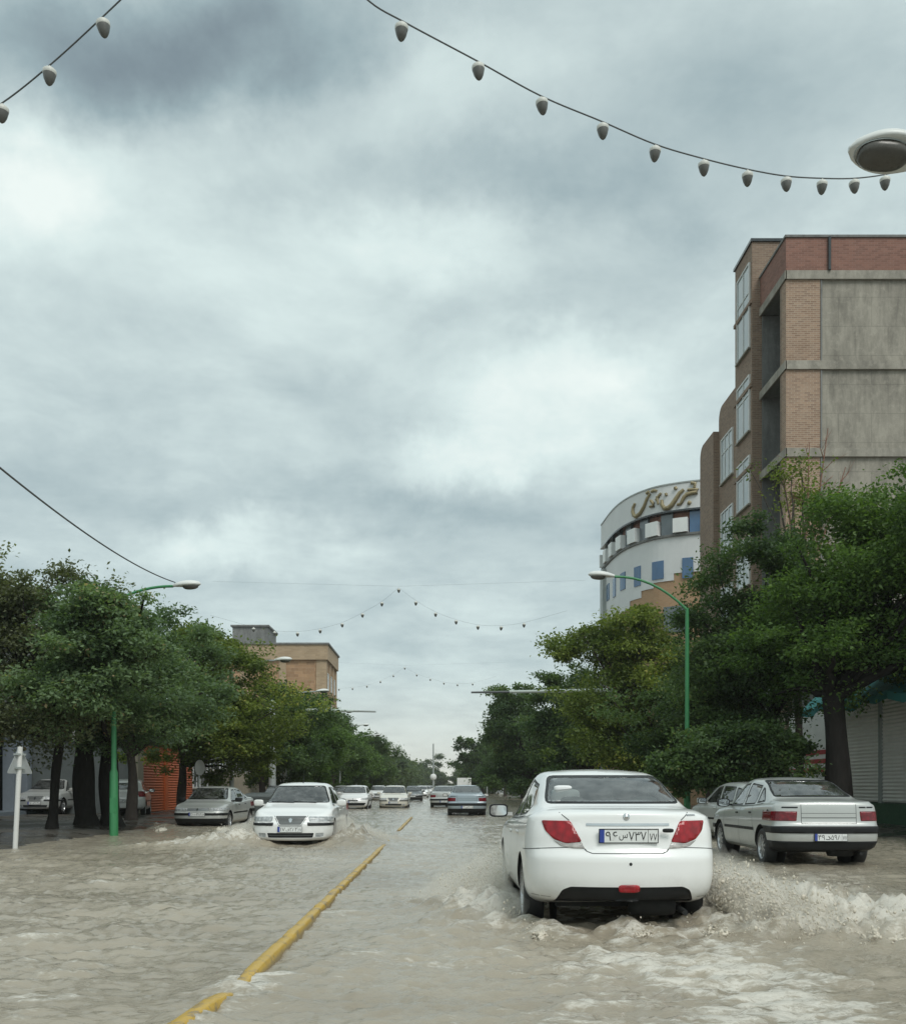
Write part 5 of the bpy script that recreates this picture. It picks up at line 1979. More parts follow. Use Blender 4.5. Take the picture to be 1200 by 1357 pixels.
def curved_building():
    r = thing('curved_building', 'white building with a curved front, blue windows and gilt lettering', 'building', (13, 58, 0))
    off = Vector((13, 58, 0))
    ctrl = [(22.0, 54.6), (18.0, 55.2), (16.4, 55.55), (14.9, 56.0), (13.7, 56.5), (12.45, 57.4), (11.45, 59.2), (10.95, 61.5), (10.75, 65.6)]
    P = catmull([np.array(p) for p in ctrl], [10] * (len(ctrl) - 1))
    P = [Vector((p[0], p[1], 0)) for p in P]
    N = []
    for i in range(len(P)):
        t = (P[min(i + 1, len(P) - 1)] - P[max(i - 1, 0)]).normalized()
        n = Vector((t.y, -t.x, 0))
        N.append(n if n.dot(Vector((-.6, -1, 0))) > 0 else -n)
    S_ = [0.]
    for i in range(1, len(P)):
        S_.append(S_[-1] + (P[i] - P[i - 1]).length)

    def pos(s, d=0.):
        s = min(max(s, 0), S_[-1] - 1e-4)
        i = max(k for k in range(len(S_) - 1) if S_[k] <= s)
        t = (s - S_[i]) / (S_[i + 1] - S_[i])
        return P[i].lerp(P[i + 1], t) + N[i].lerp(N[i + 1], t).normalized() * d

    def band(mb, s0, s1, z0, z1, d0, d1, mi=0):
        n = max(1, int((s1 - s0) / .35))
        for k in range(n):
            a, b = s0 + (s1 - s0) * k / n, s0 + (s1 - s0) * (k + 1) / n
            A0, B0, A1, B1 = pos(a, d0), pos(b, d0), pos(a, d1), pos(b, d1)
            up0, up1 = Vector((0, 0, z0)), Vector((0, 0, z1))
            mb.face([A1 + up0, B1 + up0, B1 + up1, A1 + up1], uv=[(a, z0), (b, z0), (b, z1), (a, z1)], mi=mi, smooth=True)
            mb.face([A1 + up1, B1 + up1, B0 + up1, A0 + up1], mi=mi)
            mb.face([A0 + up0, B0 + up0, B1 + up0, A1 + up0], mi=mi)
            if k == 0:
                mb.face([A0 + up0, A1 + up0, A1 + up1, A0 + up1], mi=mi)
            if k == n - 1:
                mb.face([B1 + up0, B0 + up0, B0 + up1, B1 + up1], mi=mi)

    def part(mb, name, mat, par=r):
        o = mb.build(name, mat, par)
        if par is r:
            o.location = -off
        return o
    T = S_[-1]
    m = MB()
    band(m, 0, T, .2, 13.6, -.5, -.05)
    part(m, 'lower_wall', M['brick_tan'])
    m = MB()
    band(m, 0, T, 13.6, 15.85, -.5, .0)
    # ragged lower edge of the white cladding, stepping down towards the corner
    for k, (a, b, z) in enumerate(((8.9, 10.2, 13.2), (10.2, 11.2, 12.9), (11.2, 12.4, 12.5), (12.4, T, 12.0))):
        band(m, a, b, z, 13.597, -.04, .0)
    part(m, 'wall', M['white_stone'])
    m = MB()
    band(m, 0, T, 15.853, 17.2, -.5, -.28)
    part(m, 'window_recess_wall', M['brick_red'])
    m = MB()
    band(m, 0, T, 17.22, 18.72, -.5, .10)
    sb = part(m, 'sign_band', M['white_stone'])
    m = MB()
    band(m, 0, T, 18.722, 18.80, -.55, .14)
    part(m, 'roof_edge', M['pole_grey'])
    m = MB()
    band(m, 0, T, 17.12, 17.218, -.5, .16)
    part(m, 'soffit_band', M['shop_dark'])
    # alternating glazing and projecting white panels along the top storey
    s, k = .4, 0
    while s < T - .9:
        w = MB()
        band(w, s, s + .72, 15.86, 17.11, -.27, -.10)
        part(w, 'window', M[('window_blue', 'window_teal')[k % 2] if s < 9 else 'window_grey'])
        h = MB()
        band(h, s + .80, s + 1.62, 15.90, 16.72, -.27, .22)
        part(h, 'white_panel', M['white_panel'])
        s += 1.72
        k += 1
    m = MB()
    band(m, 0, T, 15.72, 15.852, .001, .10)
    part(m, 'ledge', M['plaster_grey'])
    s, k = .9, 0
    while s < T - .6:
        w = MB()
        band(w, s, s + .62 + .14 * (k % 2), 13.25 + .12 * (k % 2), 14.42, .001, .05)
        part(w, 'window', M['window_blue'])
        s += 1.72
        k += 1
    for z in (10.2, 6.9, 3.6):
        for s in np.arange(1.0, T - 1, 2.4):
            w = MB()
            band(w, s, s + 1.3, z, z + 1.5, -.049, .02)
            part(w, 'window', M['window_grey'])
    # side wall and roof
    m = MB()
    e = P[-1]
    m.box(e.x + .3, 24, e.y - .2, e.y + .2, .2, 18.7)
    part(m, 'end_wall', M['white_stone'])
    m = MB()
    m.face([p - n * .4 + Vector((0, 0, 18.6)) for p, n in zip(P, N)] + [Vector((24, 65.6, 18.6)), Vector((24, 55, 18.6))])
    part(m, 'roof', M['concrete_trim'])
    c = MB()
    c.box(10.55, 10.95, 64.4, 65.4, .2, 15.6)
    part(c, 'corner_pier', M['pole_grey'])

    # gilt calligraphy standing proud of the sign band
    def on(px, py):
        best = min(range(len(P) * 6), key=lambda q: abs(CX + F * pos(T * q / (len(P) * 6)).x / pos(T * q / (len(P) * 6)).y - px))
        s = T * best / (len(P) * 6)
        p = pos(s, .16)
        p.z = EYE + (CY - py) * p.y / F
        return p
    strokes = [([(240, 372), (212, 425), (206, 480), (222, 530), (255, 548), (310, 500), (355, 415), (395, 310), (432, 240)], .11),
               ([(388, 238), (420, 214)], .09), ([(448, 216), (480, 200), (520, 204)], .08), ([(436, 330), (470, 372), (482, 404), (425, 415)], .09),
               ([(515, 280), (532, 380)], .08), ([(500, 330), (548, 262), (575, 232)], .08), ([(580, 325), (577, 390), (610, 438), (662, 432), (715, 385), (770, 300), (815, 230), (868, 186)], .13),
               ([(628, 238), (642, 268)], .09), ([(752, 156), (768, 184)], .10), ([(912, 190), (1000, 184), (1042, 190), (1036, 222), (960, 232), (900, 252), (868, 290), (842, 350), (818, 378), (778, 386)], .11),
               ([(958, 96), (1006, 106), (1000, 160)], .10), ([(915, 356), (950, 372)], .12)]
    m = MB()
    for pts, wd in strokes:
        q = [on(820 + x / 10, 630 + y / 10) for x, y in pts]
        n = len(q)
        m.tube(q, [wd * (.55 + .55 * math.sin(math.pi * (i + .6) / n)) for i in range(n)], 8)
    o = m.build('gilt_lettering', M['gold'], sb)
    return r


curved_building()


def sand_building():
    r = thing('brick_building', 'sand coloured brick block with a heavy cornice and rooftop box beyond the trees', 'building', (-18, 116, 0))
    off = Vector((-18, 116, 0))

    def part(mb, name, mat, par=r):
        o = mb.build(name, mat, par)
        if par is r:
            o.location = -off
        return o
    w = MB()
    w.box(-26, -13.15, 111.1, 122, 0, 15.6)
    part(w, 'wall', M['brick_patchy'])
    p = MB()
    for x0, x1 in ((-14.2, -13.05), (-18.4, -17.6), (-22.8, -22)):
        p.box(x0, x1, 110.98, 111.09, 0, 15.6)
    for y0, y1 in ((111.1, 112), (114.6, 115.3), (118, 118.6), (121.2, 122)):
        p.box(-13.149, -13.02, y0, y1, 0, 15.6)
    for z in (5, 8.4, 11.9):
        p.box(-26, -14.21, 111.0, 111.095, z - .2, z + .2)
    part(p, 'pilaster', M['brick_sand'])
    c = MB()
    c.box(-26.2, -12.85, 110.75, 122.3, 15.603, 17.3)
    part(c, 'cornice', M['brick_sand'])
    c = MB()
    c.box(-26.3, -12.7, 110.6, 122.4, 17.303, 17.5)
    part(c, 'roof_edge', M['plaster_grey'])
    b = MB()
    b.box(-24.5, -20.4, 115, 121, 17.5, 20.0)
    b.box(-24.7, -20.2, 114.8, 121.2, 20.003, 20.2)
    part(b, 'rooftop_box', M['plaster_grey'])
    for k, y in enumerate((112.4, 115.7, 119)):
        for z in (5.6, 9.0, 12.4):
            window_unit(r, 'x', y, y + 1.7, z, z + 1.9, -13.15, 1, 2, 'window_grey').location = -off


sand_building()


def left_shop():
    r = thing('shop_building', 'dark glazed shopfront with blue grey columns behind the old trees', 'shop', (-19, 33, .15))
    off = Vector((-19, 33, .15))

    def part(mb, name, mat, par=r):
        o = mb.build(name, mat, par)
        if par is r:
            o.location = -off
        return o
    w = MB()
    w.box(-28, -18.3, 20, 46, .1, 4.2)
    w.box(-28, -17.2, 20, 46, 4.2, 7.4)
    part(w, 'wall', M['plaster_grey'])
    g = MB()
    g.box(-18.29, -18.2, 20.2, 45.8, .3, 4.15)
    part(g, 'shop_window', M['shop_dark'])
    for y in (22, 26, 30, 34, 37.2, 39.9, 41.2, 42.8, 45.6):
        c = MB()
        c.box(-17.75, -17.3, y - .22, y + .22, .3, 4.19)
        part(c, 'column', M['column_blue'])
    s = MB()
    s.box(-18.2, -16.9, 20, 46, .1, .3)
    part(s, 'front_step', M['column_blue'])
    for y in (24, 32, 36, 43.6):
        f = MB()
        f.box(-18.19, -18.12, y - .05, y + .05, .31, 4.14)
        part(f, 'mullion', M['pole_grey'])


left_shop()


def orange_gate():
    r = thing('shutter_gate', 'bright orange roller gate between pale pillars behind the grey car', 'gate', (-13.2, 46, .1))
    off = Vector((-13.2, 46, .1))
    s = MB()
    for y0, y1 in ((42.5, 46.2), (46.7, 51.5)):
        z = .12
        while z < 3.1:
            s.face([(-13.1, y0, z), (-13.1, y1, z), (-13.06, y1, z + .06), (-13.06, y0, z + .06)])
            s.face([(-13.06, y0, z + .06), (-13.06, y1, z + .06), (-13.1, y1, z + .12), (-13.1, y0, z + .12)])
            z += .12
    s.build('shutter', M['shutter_orange'], r).location = -off
    p = MB()
    p.box(-13.3, -12.9, 41.7, 42.48, .05, 3.3)
    p.build('pale_pillar', M['fence_beige'], r).location = -off
    p = MB()
    p.box(-13.3, -13.0, 46.22, 46.68, .05, 3.3)
    p.build('pillar', M['shutter_orange'], r).location = -off
    w = MB()
    w.box(-20, -13.31, 41.7, 51.6, .05, 3.3)
    w.box(-20, -12.85, 41.6, 51.7, 3.303, 4.3)
    w.build('wall', M['bin_grey'], r).location = -off


orange_gate()


def walls_behind():
    r = thing('picket_fence', 'pale fence of tall upright pickets under the yellow green tree', 'fence', (-12.3, 60, .1))
    off = Vector((-12.3, 60, .1))
    m = MB()
    y = 52.2
    while y < 74:
        m.box(-12.33, -12.27, y, y + .16, .1, 2.1 + .2 * math.sin(y * 7))
        y += .42
    m.build('pickets', M['fence_beige'], r).location = -off
    m = MB()
    for z in (.5, 1.6):
        m.box(-12.4, -12.331, 52, 74, z, z + .1)
    m.build('rail', M['fence_beige'], r).location = -off
    for (x0, x1, y0, y1, h, mt, lab) in ((-24, -13.5, 52, 74, 4.2, 'plaster_grey', 'low grey plaster house behind the picket fence'),
                                         (-26, -13.2, 76, 109, 5.2, 'brick_sand', 'long low sand brick house below the tall brick block'),
                                         (-26, -13.4, 124, 200, 5.4, 'plaster_grey', 'long grey house past the sand coloured block'),
                                         (13.2, 24, 67, 92, 6.6, 'brick_orange', 'orange brick house standing beyond the curved white building'),
                                         (13.4, 24, 94, 200, 5.6, 'plaster_grey', 'long grey house at the far end of the tree row')):
        b = thing('low_house', lab, 'house', ((x0 + x1) / 2, (y0 + y1) / 2, .1))
        o2 = Vector(b.location)
        w = MB()
        w.box(x0, x1, y0, y1, 0, h)
        w.build('wall', M[mt], b).location = -o2
        f = MB()
        f.box(x0 - .2, x1 + .2, y0 - .2, y1 + .2, h + .003, h + .25)
        f.build('roof', M['concrete_trim'], b).location = -o2
        sx = x1 if x1 < 0 else x0
        sg = 1 if x1 < 0 else -1
        y = y0 + 1.2
        k = 0
        while y < y1 - 3 and k < 10:
            window_unit(b, 'x', y, y + 1.5, 1.2, 2.8, sx, sg, 2, 'window_grey').location = -o2
            y += 3.2
            k += 1


walls_behind()

# ================================================================== lamps, signs, masts, cables
def lamp_head(parent, size=1., lit=None):
    """cobra-head lantern pointing along -x, its neck at the origin"""
    m = MB()
    rings = []
    for t in np.linspace(0, 1, 17):
        x = -.72 * t
        w = .045 + .125 * math.sin(math.pi * min(1, t * 1.02) ** 1.25) ** .8 if t < 1 else .02
        h = .04 + .075 * math.sin(math.pi * min(1, t) ** 1.15) ** .8 if t < 1 else .02
        rg = []
        for k in range(18):
            a = 2 * math.pi * k / 18
            zz = math.sin(a) * h
            if zz < -.03:
                zz = -.03
            rg.append((x * size, math.cos(a) * w * size, (zz + .015) * size))
        rings.append(rg)
    m.rings(rings, caps=True)
    o = m.build('lamp_head', M['lamp_shell'], parent)
    g = MB()
    superblob(g, (-.45 * size, 0, -.030 * size), (.205 * size, .118 * size, .085 * size), .85, 24, 12)
    g.build('lamp_bowl', M['lamp_glass'], o)
    c = MB()
    c.rings([[(-.46 * size + .215 * size * math.cos(a) * q, .127 * size * math.sin(a) * q, z * size) for a in np.linspace(0, 2 * math.pi, 28, endpoint=False)] for q, z in ((1, -.030), (1.02, -.012), (1, -.008))], caps=False)
    c.build('bowl_rim', M['pole_grey'], o)
    return o


def street_lamp(label, X, Y, z0, H, arm, mat, group='street lamps along both kerbs', thick=.1, flare=1., tilt=0.):
    r = thing('street_lamp', label, 'street lamp', (X, Y, z0), 0, group)
    L, rise, sg = arm                        # sg: +1 the arm reaches to +x
    m = MB()
    m.tube([(0, 0, 0), (0, 0, .02), (0, 0, 1.75), (0, 0, 1.85), (0, 0, H * .6), (0, 0, H - .4), (0, 0, H)], [thick * flare, thick * flare, thick * flare * .92, thick * .72, thick * .62, thick * .55, thick * .5], 12)
    m.build('pole', M[mat], r)
    a = MB()
    pts = [Vector((0, 0, H - .05))]
    for k in range(1, 9):
        t = k / 8
        pts.append(Vector((sg * L * t, 0, H - .05 + rise * (1 - (1 - t) ** 2.2))))
    a.tube(pts, [thick * .45] + [thick * .36] * 8, 8)
    a.build('arm', M[mat], r)
    h = lamp_head(r)
    h.location = pts[-1]
    h.rotation_euler = (0, R(-4) * -sg, math.pi if sg > 0 else 0)
    if sg < 0:
        h.rotation_euler = (0, R(4), 0)
    if tilt:
        h.rotation_euler[0] = tilt
        h.scale = (1.2,) * 3
    d = MB()
    d.box(-thick * .7, thick * .7, -thick * 1.05, -thick * .7, .7, 1.1)
    d.build('service_door', M[mat], r)
    return r


street_lamp('green street lamp rising through the old trees, thick green foot at the water', -8.55, 25.6, -.1, 6.25, (1.55, .42, 1), 'pole_green', flare=1.15)
for k, (Y, lab) in enumerate(((40.2, 'pale lamp head in front of the sand building, larger of the two there'), (53.4, 'pale lamp head in front of the sand building, smaller of the two there'),
                              (68., 'small lamp just beyond the tip of the mast over the trees'), (83., 'tiny distant lamp above the tree row, second past the mast tip'), (99., 'tiniest distant lamp above the tree row'))):
    street_lamp(lab, -8.6, Y, -.1, 6.25, (1.75, .35, 1), 'pole_grey')
street_lamp('green lamp on a slender green pole in front of the curved white building', 6.75, 27., -.25, 6.45, (2.0, .92, -1), 'pole_green', thick=.095)
street_lamp('lamp overhead, big oval head cut by the picture edge beside the string of lights', 7.2, 9.3, -.3, 6.9, (2.48, .72, -1), 'pole_green', tilt=R(-24))
street_lamp('very small lamp among the distant trees behind the grey cars', 7.3, 158., -.3, 7.3, (2.2, .7, -1), 'pole_grey')


def mast(label, X, Y, z, L, sg, tip, mat='pole_pale'):
    r = thing('mast_arm', label, 'traffic mast', (X, Y, -.2), 0, 'bare horizontal mast arms over the street')
    m = MB()
    m.tube([(0, 0, 0), (0, 0, z + .5)], [.13, .10], 12)
    m.build('pole', M['pole_pale'], r)
    a = MB()
    a.tube([(0, 0, z + .2), (sg * L * .75, 0, z + .11)], [.11, .075], 10)
    a.build('arm', M[mat], r)
    a = MB()
    a.tube([(sg * L * .75, 0, z + .11), (sg * L, 0, z + .08)], [.06, .05], 10)
    a.build('arm_tip', M[tip], r)
    c = MB()
    c.tube([(0, 0, z + .05), (0, 0, z + .35)], .17, 12)
    c.build('clamp', M[mat], r)


mast('bare mast arm reaching over the oncoming lanes below the sand brick block', -8.45, 53., 5.45, 4.9, 1, 'pole_grey')
mast('bare mast arm reaching out of the leafy trees towards the middle of the street', 9.3, 50., 6.2, 7.8, -1, 'cable')

r = thing('utility_pole', 'stout pale grey pole standing behind the oncoming white car', 'pole', (-8.45, 49., -.1))
MB().tube([(0, 0, 0), (0, 0, 5.6)], [.19, .15], 14).build('pole', M['pole_grey'], r)
MB().tube([(0, 0, 5.45), (0, 0, 5.62), (0, 0, 5.7)], [.17, .17, .05], 14).build('cap', M['pole_pale'], r)
r = thing('thin_pole', 'thin pinkish white pole beside the stout grey pole', 'pole', (-8.75, 55., -.1))
MB().tube([(0, 0, 0), (0, 0, 5.0)], [.085, .07], 10).build('pole', M['pole_white'], r)
MB().tube([(0, 0, 4.95), (0, 0, 5.06)], [.09, .03], 10).build('cap', M['pole_grey'], r)


def warning_sign():
    r = thing('road_sign', 'triangular road sign seen from behind on a leaning white post', 'road sign', (-8.87, 20.4, -.1))
    m = MB()
    m.tube([(0, 0, 0), (.11, 0, 2.22)], .052, 10)
    m.build('post', M['pole_white'], r)
    t = MB()
    d = Vector((.40, .92, 0)).normalized()
    n = Vector((d.y, -d.x, 0))
    c = Vector((.16, -.0, 1.93)) - n * .07
    tri = round_poly([(-.34, -.27), (.34, -.27), (0, .33)], .05)
    t.prism([c + d * a + Vector((0, 0, b)) for a, b in tri], -n * .012)
    t.build('sign_plate', M['sign_back'], r)
    b = MB()
    for z in (1.78, 2.06):
        b.obox(Vector((.10, 0, z)), d * .12, n * .05, (0, 0, .02))
    b.build('bracket', M['pole_grey'], r)
    r = thing('round_sign', 'small round sign turned edge on beside the orange gate', 'road sign', (-9.4, 38., 0))
    MB().tube([(0, 0, 0), (0, 0, 2.3)], .035, 8).build('post', M['pole_grey'], r)
    s = MB()
    d = Vector((.42, .9, 0)).normalized()
    n = Vector((d.y, -d.x, 0))
    s.prism([Vector((0, 0, 2.02)) + n * .04 + d * .3 * math.cos(a) + Vector((0, 0, .3 * math.sin(a))) for a in np.linspace(0, 2 * math.pi, 24, endpoint=False)], n * .012)
    s.build('sign_plate', M['sign_back'], r)
    r = thing('far_sign', 'pale pole with a round disc standing in the middle far down the street', 'road sign', (-1.27, 150., -.2))
    MB().tube([(0, 0, 0), (0, 0, 8.0)], [.16, .10], 10).build('pole', M['pole_grey'], r)
    s = MB()
    s.lathe([(.001, -.12), (.5, -.12), (.5, -.16), (.001, -.16)], 24, axis='y')
    s.build('disc', M['sheet_pale'], r, (0, 0, 2.9))


warning_sign()


def dumpster():
    r = thing('dumpster', 'dark grey wheeled dumpster between the grey car and the oncoming car', 'dumpster', (-6.75, 36.6, -.2))
    m = MB()
    rings = []
    for z, w, d in ((.18, .42, .36), (.22, .46, .40), (1.0, .58, .48), (1.04, .60, .50), (1.08, .60, .50)):
        rings.append([(x * w, y * d, z) for x, y in round_poly([(-1, -1), (1, -1), (1, 1), (-1, 1)], .12)])
    m.rings(rings, smooth=False)
    m.build('bin_body', M['bin_grey'], r)
    l = MB()
    rings = []
    for z, w in ((1.083, .61), (1.13, .60), (1.22, .5), (1.26, .3)):
        rings.append([(x * w, y * w * .84, z) for x, y in round_poly([(-1, -1), (1, -1), (1, 1), (-1, 1)], .12)])
    l.rings(rings, smooth=False)
    l.build('lid', M['bin_grey'], r)
    for x in (-.38, .38):
        w = MB()
        w.lathe([(.001, -.04), (.1, -.04), (.1, .04), (.001, .04)], 16, c=(0, 0, .1), axis='x')
        w.build('wheel', M['rubber'], r, (x, -.3, 0))


dumpster()


def sign_box():
    r = thing('sign_box', 'white box sign with a tilted underside hanging between the old trunks', 'shop sign', (-12.3, 33., 3.0))
    m = MB()
    m.prism([(-.55, 0, 0), (.25, 0, -.3), (.25, 0, .45), (-.55, 0, .42)], (0, .25, 0))
    m.build('box', M['sheet_pale'], r)
    b = MB()
    b.box(-5, -.55, .1, .16, .3, .36)
    b.build('bracket', M['pole_grey'], r)


sign_box()

# ------------------------------------------------------------------ strings of lights
def bulb_mesh(s):
    b = MB()
    b.lathe([(.001, -.245), (.02, -.24), (.045, -.215), (.072, -.16), (.088, -.095), (.09, -.06), (.084, -.05)], 16)
    c = MB()
    c.lathe([(.0895, -.088), (.094, -.075), (.094, -.035), (.07, -.012), (.03, 0), (.02, .02), (.012, .035)], 16)
    return b, c


def garland(label, pts, bulbs, rad, sc=1., caps=True):
    """pts: cable through space; bulbs: points on it"""
    base = Vector(bulbs[0])
    r = thing('string_lights', label, 'string lights', base, 0, 'strings of lights across the street')
    P = catmull([np.array(Vector(p) - base) for p in pts], [6] * (len(pts) - 1))
    MB().tube([Vector(p) for p in P], rad, 6).build('cable', M['cable'], r)
    bm_, cm_ = bulb_mesh(sc)
    b0 = c0 = None
    for i, p in enumerate(bulbs):
        if b0 is None:
            o = bm_.build('bulb', M['bulb_grey'], r)
            k = cm_.build('bulb_cap', M['bulb_cap'], o)
            b0, c0 = o.data, k.data
        else:
            o = mesh_obj_shared('bulb', b0, r)
            k = mesh_obj_shared('bulb_cap', c0, o)
        o.location = Vector(p) - base - Vector((0, 0, .045 * sc))
        o.scale = (sc,) * 3
        o.rotation_euler = (random.uniform(-.08, .08), random.uniform(-.12, .12), random.random() * 6)
    return r


random.seed(3)
peak = at(322, -150, 10.6)
rb = [(532, 27), (633, 81), (717, 127), (798, 161), (868, 191), (932, 210), (990, 224), (1041, 233), (1089, 236), (1131, 236), (1172, 231)]
dep = lambda px: 10.6 + (px - 322) / 850 * 4.9
pr = [at(x, y, dep(x)) for x, y in rb]
garland('string of grey bulbs sagging from high overhead past the big oval lamp head', [peak, at(490, 2, dep(490))] + pr + [at(1260, 212, dep(1260)), Vector((13.0, 19.0, 13.2))], [at(430, -42, dep(430))] + pr, .010, .86)
lb = [(136, 22), (66, 86), (3, 136)]
dl = lambda px: 10.6 + (322 - px) / 320 * 1.5
pl = [at(x, y, dl(x)) for x, y in lb]
garland('string of grey bulbs crossing the top corner above the dark cloud', [peak, at(230, -68, dl(230))] + pl + [at(-70, 178, dl(-70)), Vector((-8.6, 14.5, 9.6))], [at(210, -50, dl(210))] + pl, .010, .86)


def far_garland(Y, lab, peakpx, left, right, guy=True):
    """both halves hang from the same high point"""
    pk = at(*peakpx, Y)
    for k, (side, lb_) in enumerate(zip((left, right), lab)):
        q = [at(x, y, Y) for x, y in side]
        end = q[-1] + Vector((-2.2 if k == 0 else 2.2, 0, .6))
        garland(lb_, [pk] + q + [end], ([pk] if k == 0 else []) + q, .004, .9)
    return pk


far_garland(50., ('far string of bulbs falling from its peak towards the sand brick block', 'far string of bulbs falling from its peak towards the leafy trees and mast'), (528, 779),
            [(506, 797), (480, 812), (453, 825), (424, 833), (394, 837), (364, 836), (336, 831)], [(551, 796), (577, 811), (604, 821), (633, 828), (664, 829), (694, 825)])
far_garland(92., ('faintest string of bulbs, beyond the sand brick block', 'faintest string of bulbs, reaching the trees by the mast tip'), (536, 884),
            [(521, 894), (504, 902), (486, 908), (467, 911), (449, 912)], [(552, 893), (570, 899), (588, 904), (606, 906), (626, 905)])
gc = thing('guy_cable', 'thin horizontal wire above the far string of bulbs', 'cable', at(528, 777, 50.))
MB().tube([Vector((-9.5, 0, .25)), Vector((0, 0, 0)), Vector((9.5, 0, .3))], .003, 5).build('wire', M['cable'], gc)
gc = thing('guy_cable', 'span wire holding the high point of the two nearer strings of bulbs', 'cable', peak)
MB().tube([Vector((-8.0, 0, .35)), Vector((0, 0, 0)), Vector((15.2, 0, .6))], .006, 5).build('wire', M['cable'], gc)
gc = thing('guy_cable', 'span wire holding the faintest far string of bulbs', 'cable', at(536, 882, 92.))
MB().tube([Vector((-6.5, 0, .3)), Vector((0, 0, 0)), Vector((9.5, 0, .3))], .003, 5).build('wire', M['cable'], gc)
wc = thing('overhead_wire', 'sagging black wire running to the green lamp above the old trees', 'wire', (-6.95, 25.6, 6.62))
W0, W1 = Vector((0, 0, 0)), at(-60, 570, 11.) - Vector((-6.95, 25.6, 6.62))
MB().tube([W0.lerp(W1, t) - Vector((0, 0, .9 * t * (1 - t))) for t in np.linspace(0, 1, 24)] + [W1 + Vector((-3, -8, 1.5))], .014, 6).build('wire', M['cable'], wc)
# ================================================================== trees
def leaf_cloud(rng, C, sig, n, size, ti):
    """n leaves about each cluster centre: position, axes, tint"""
    k = len(C)
    P = np.repeat(C, n, 0) + rng.normal(0, 1, (k * n, 3)) * np.repeat(sig, n, 0)
    ax = rng.normal(0, 1, (k * n, 3))
    ax[:, 2] = ax[:, 2] * .6 - .25
    ax /= np.linalg.norm(ax, axis=1)[:, None]
    nr = rng.normal(0, 1, (k * n, 3)) + np.array([0, 0, 1.3])
    nr -= ax * (nr * ax).sum(1)[:, None]
    nr /= np.linalg.norm(nr, axis=1)[:, None] + 1e-9
    sd = np.cross(ax, nr)
    L = size * rng.uniform(.6, 1.25, k * n)
    tint = np.clip(np.repeat(ti, n) + rng.normal(.08, .15, k * n), 0, 1)
    return P, ax, sd, nr, L, tint


def leaves_mesh(name, P, ax, sd, nr, L, tint, mat, parent):
    n = len(P)
    l = L[:, None]
    v = np.stack([P, P + ax * l * .5 + sd * l * .27 + nr * l * .06, P + ax * l, P + ax * l * .5 - sd * l * .27 + nr * l * .06], 1).reshape(-1, 3)
    me = bpy.data.meshes.new(name)
    me.vertices.add(n * 4)
    me.vertices.foreach_set('co', v.astype(np.float32).ravel())
    me.loops.add(n * 4)
    me.loops.foreach_set('vertex_index', np.arange(n * 4, dtype=np.int32))
    me.polygons.add(n)
    me.polygons.foreach_set('loop_start', np.arange(0, n * 4, 4, dtype=np.int32))
    me.update(calc_edges=True)
    a = me.attributes.new('tint', 'FLOAT', 'POINT')
    a.data.foreach_set('value', np.repeat(tint, 4).astype(np.float32))
    return mesh_obj(name, me, M[mat], parent)


def crown_points(rng, ells, k, sub=7, spread=.30):
    """leafy boughs set through lobed ellipsoids, thicker towards the skin; each bough is a handful of clusters"""
    vol = np.array([e[3] * e[4] * e[5] * (e[6] if len(e) > 6 else 1) for e in ells])
    cnt = rng.multinomial(max(6, k // sub), vol / vol.sum())
    out, sg, ti = [], [], []
    for e, c in zip(ells, cnt):
        d = rng.normal(0, 1, (c, 3))
        d /= np.linalg.norm(d, axis=1)[:, None]
        lob = 1 + .30 * perlin(d[:, 0] * 2.1 + e[0] * 3, d[:, 2] * 2.1 + d[:, 1] * 1.7, 5) + rng.normal(0, .08, c)
        u = rng.random(c) ** .36 * lob
        B = np.array(e[:3]) + d * u[:, None] * np.array(e[3:6])
        rm = np.mean(e[3:6])
        s = .25 * (rm / 2.3) ** .5
        w = rng.uniform(.6, 1.3, c) * spread * (rm / 2.3) ** .6 * 1.5
        for b, ww, tt in zip(B, w, rng.random(c)):
            q = rng.normal(0, 1, (sub, 3)) * ww * np.array([1., 1., .62])
            out.append(b + q)
            f = rng.uniform(.7, 1.3, (sub, 1))
            sg.append(np.concatenate([f, f[::-1], f * rng.uniform(.5, .75)], 1) * s)
            ti.append(np.clip(tt * .62 + rng.normal(0, .10, sub), 0, 1))
    return np.concatenate(out), np.concatenate(sg), np.concatenate(ti)


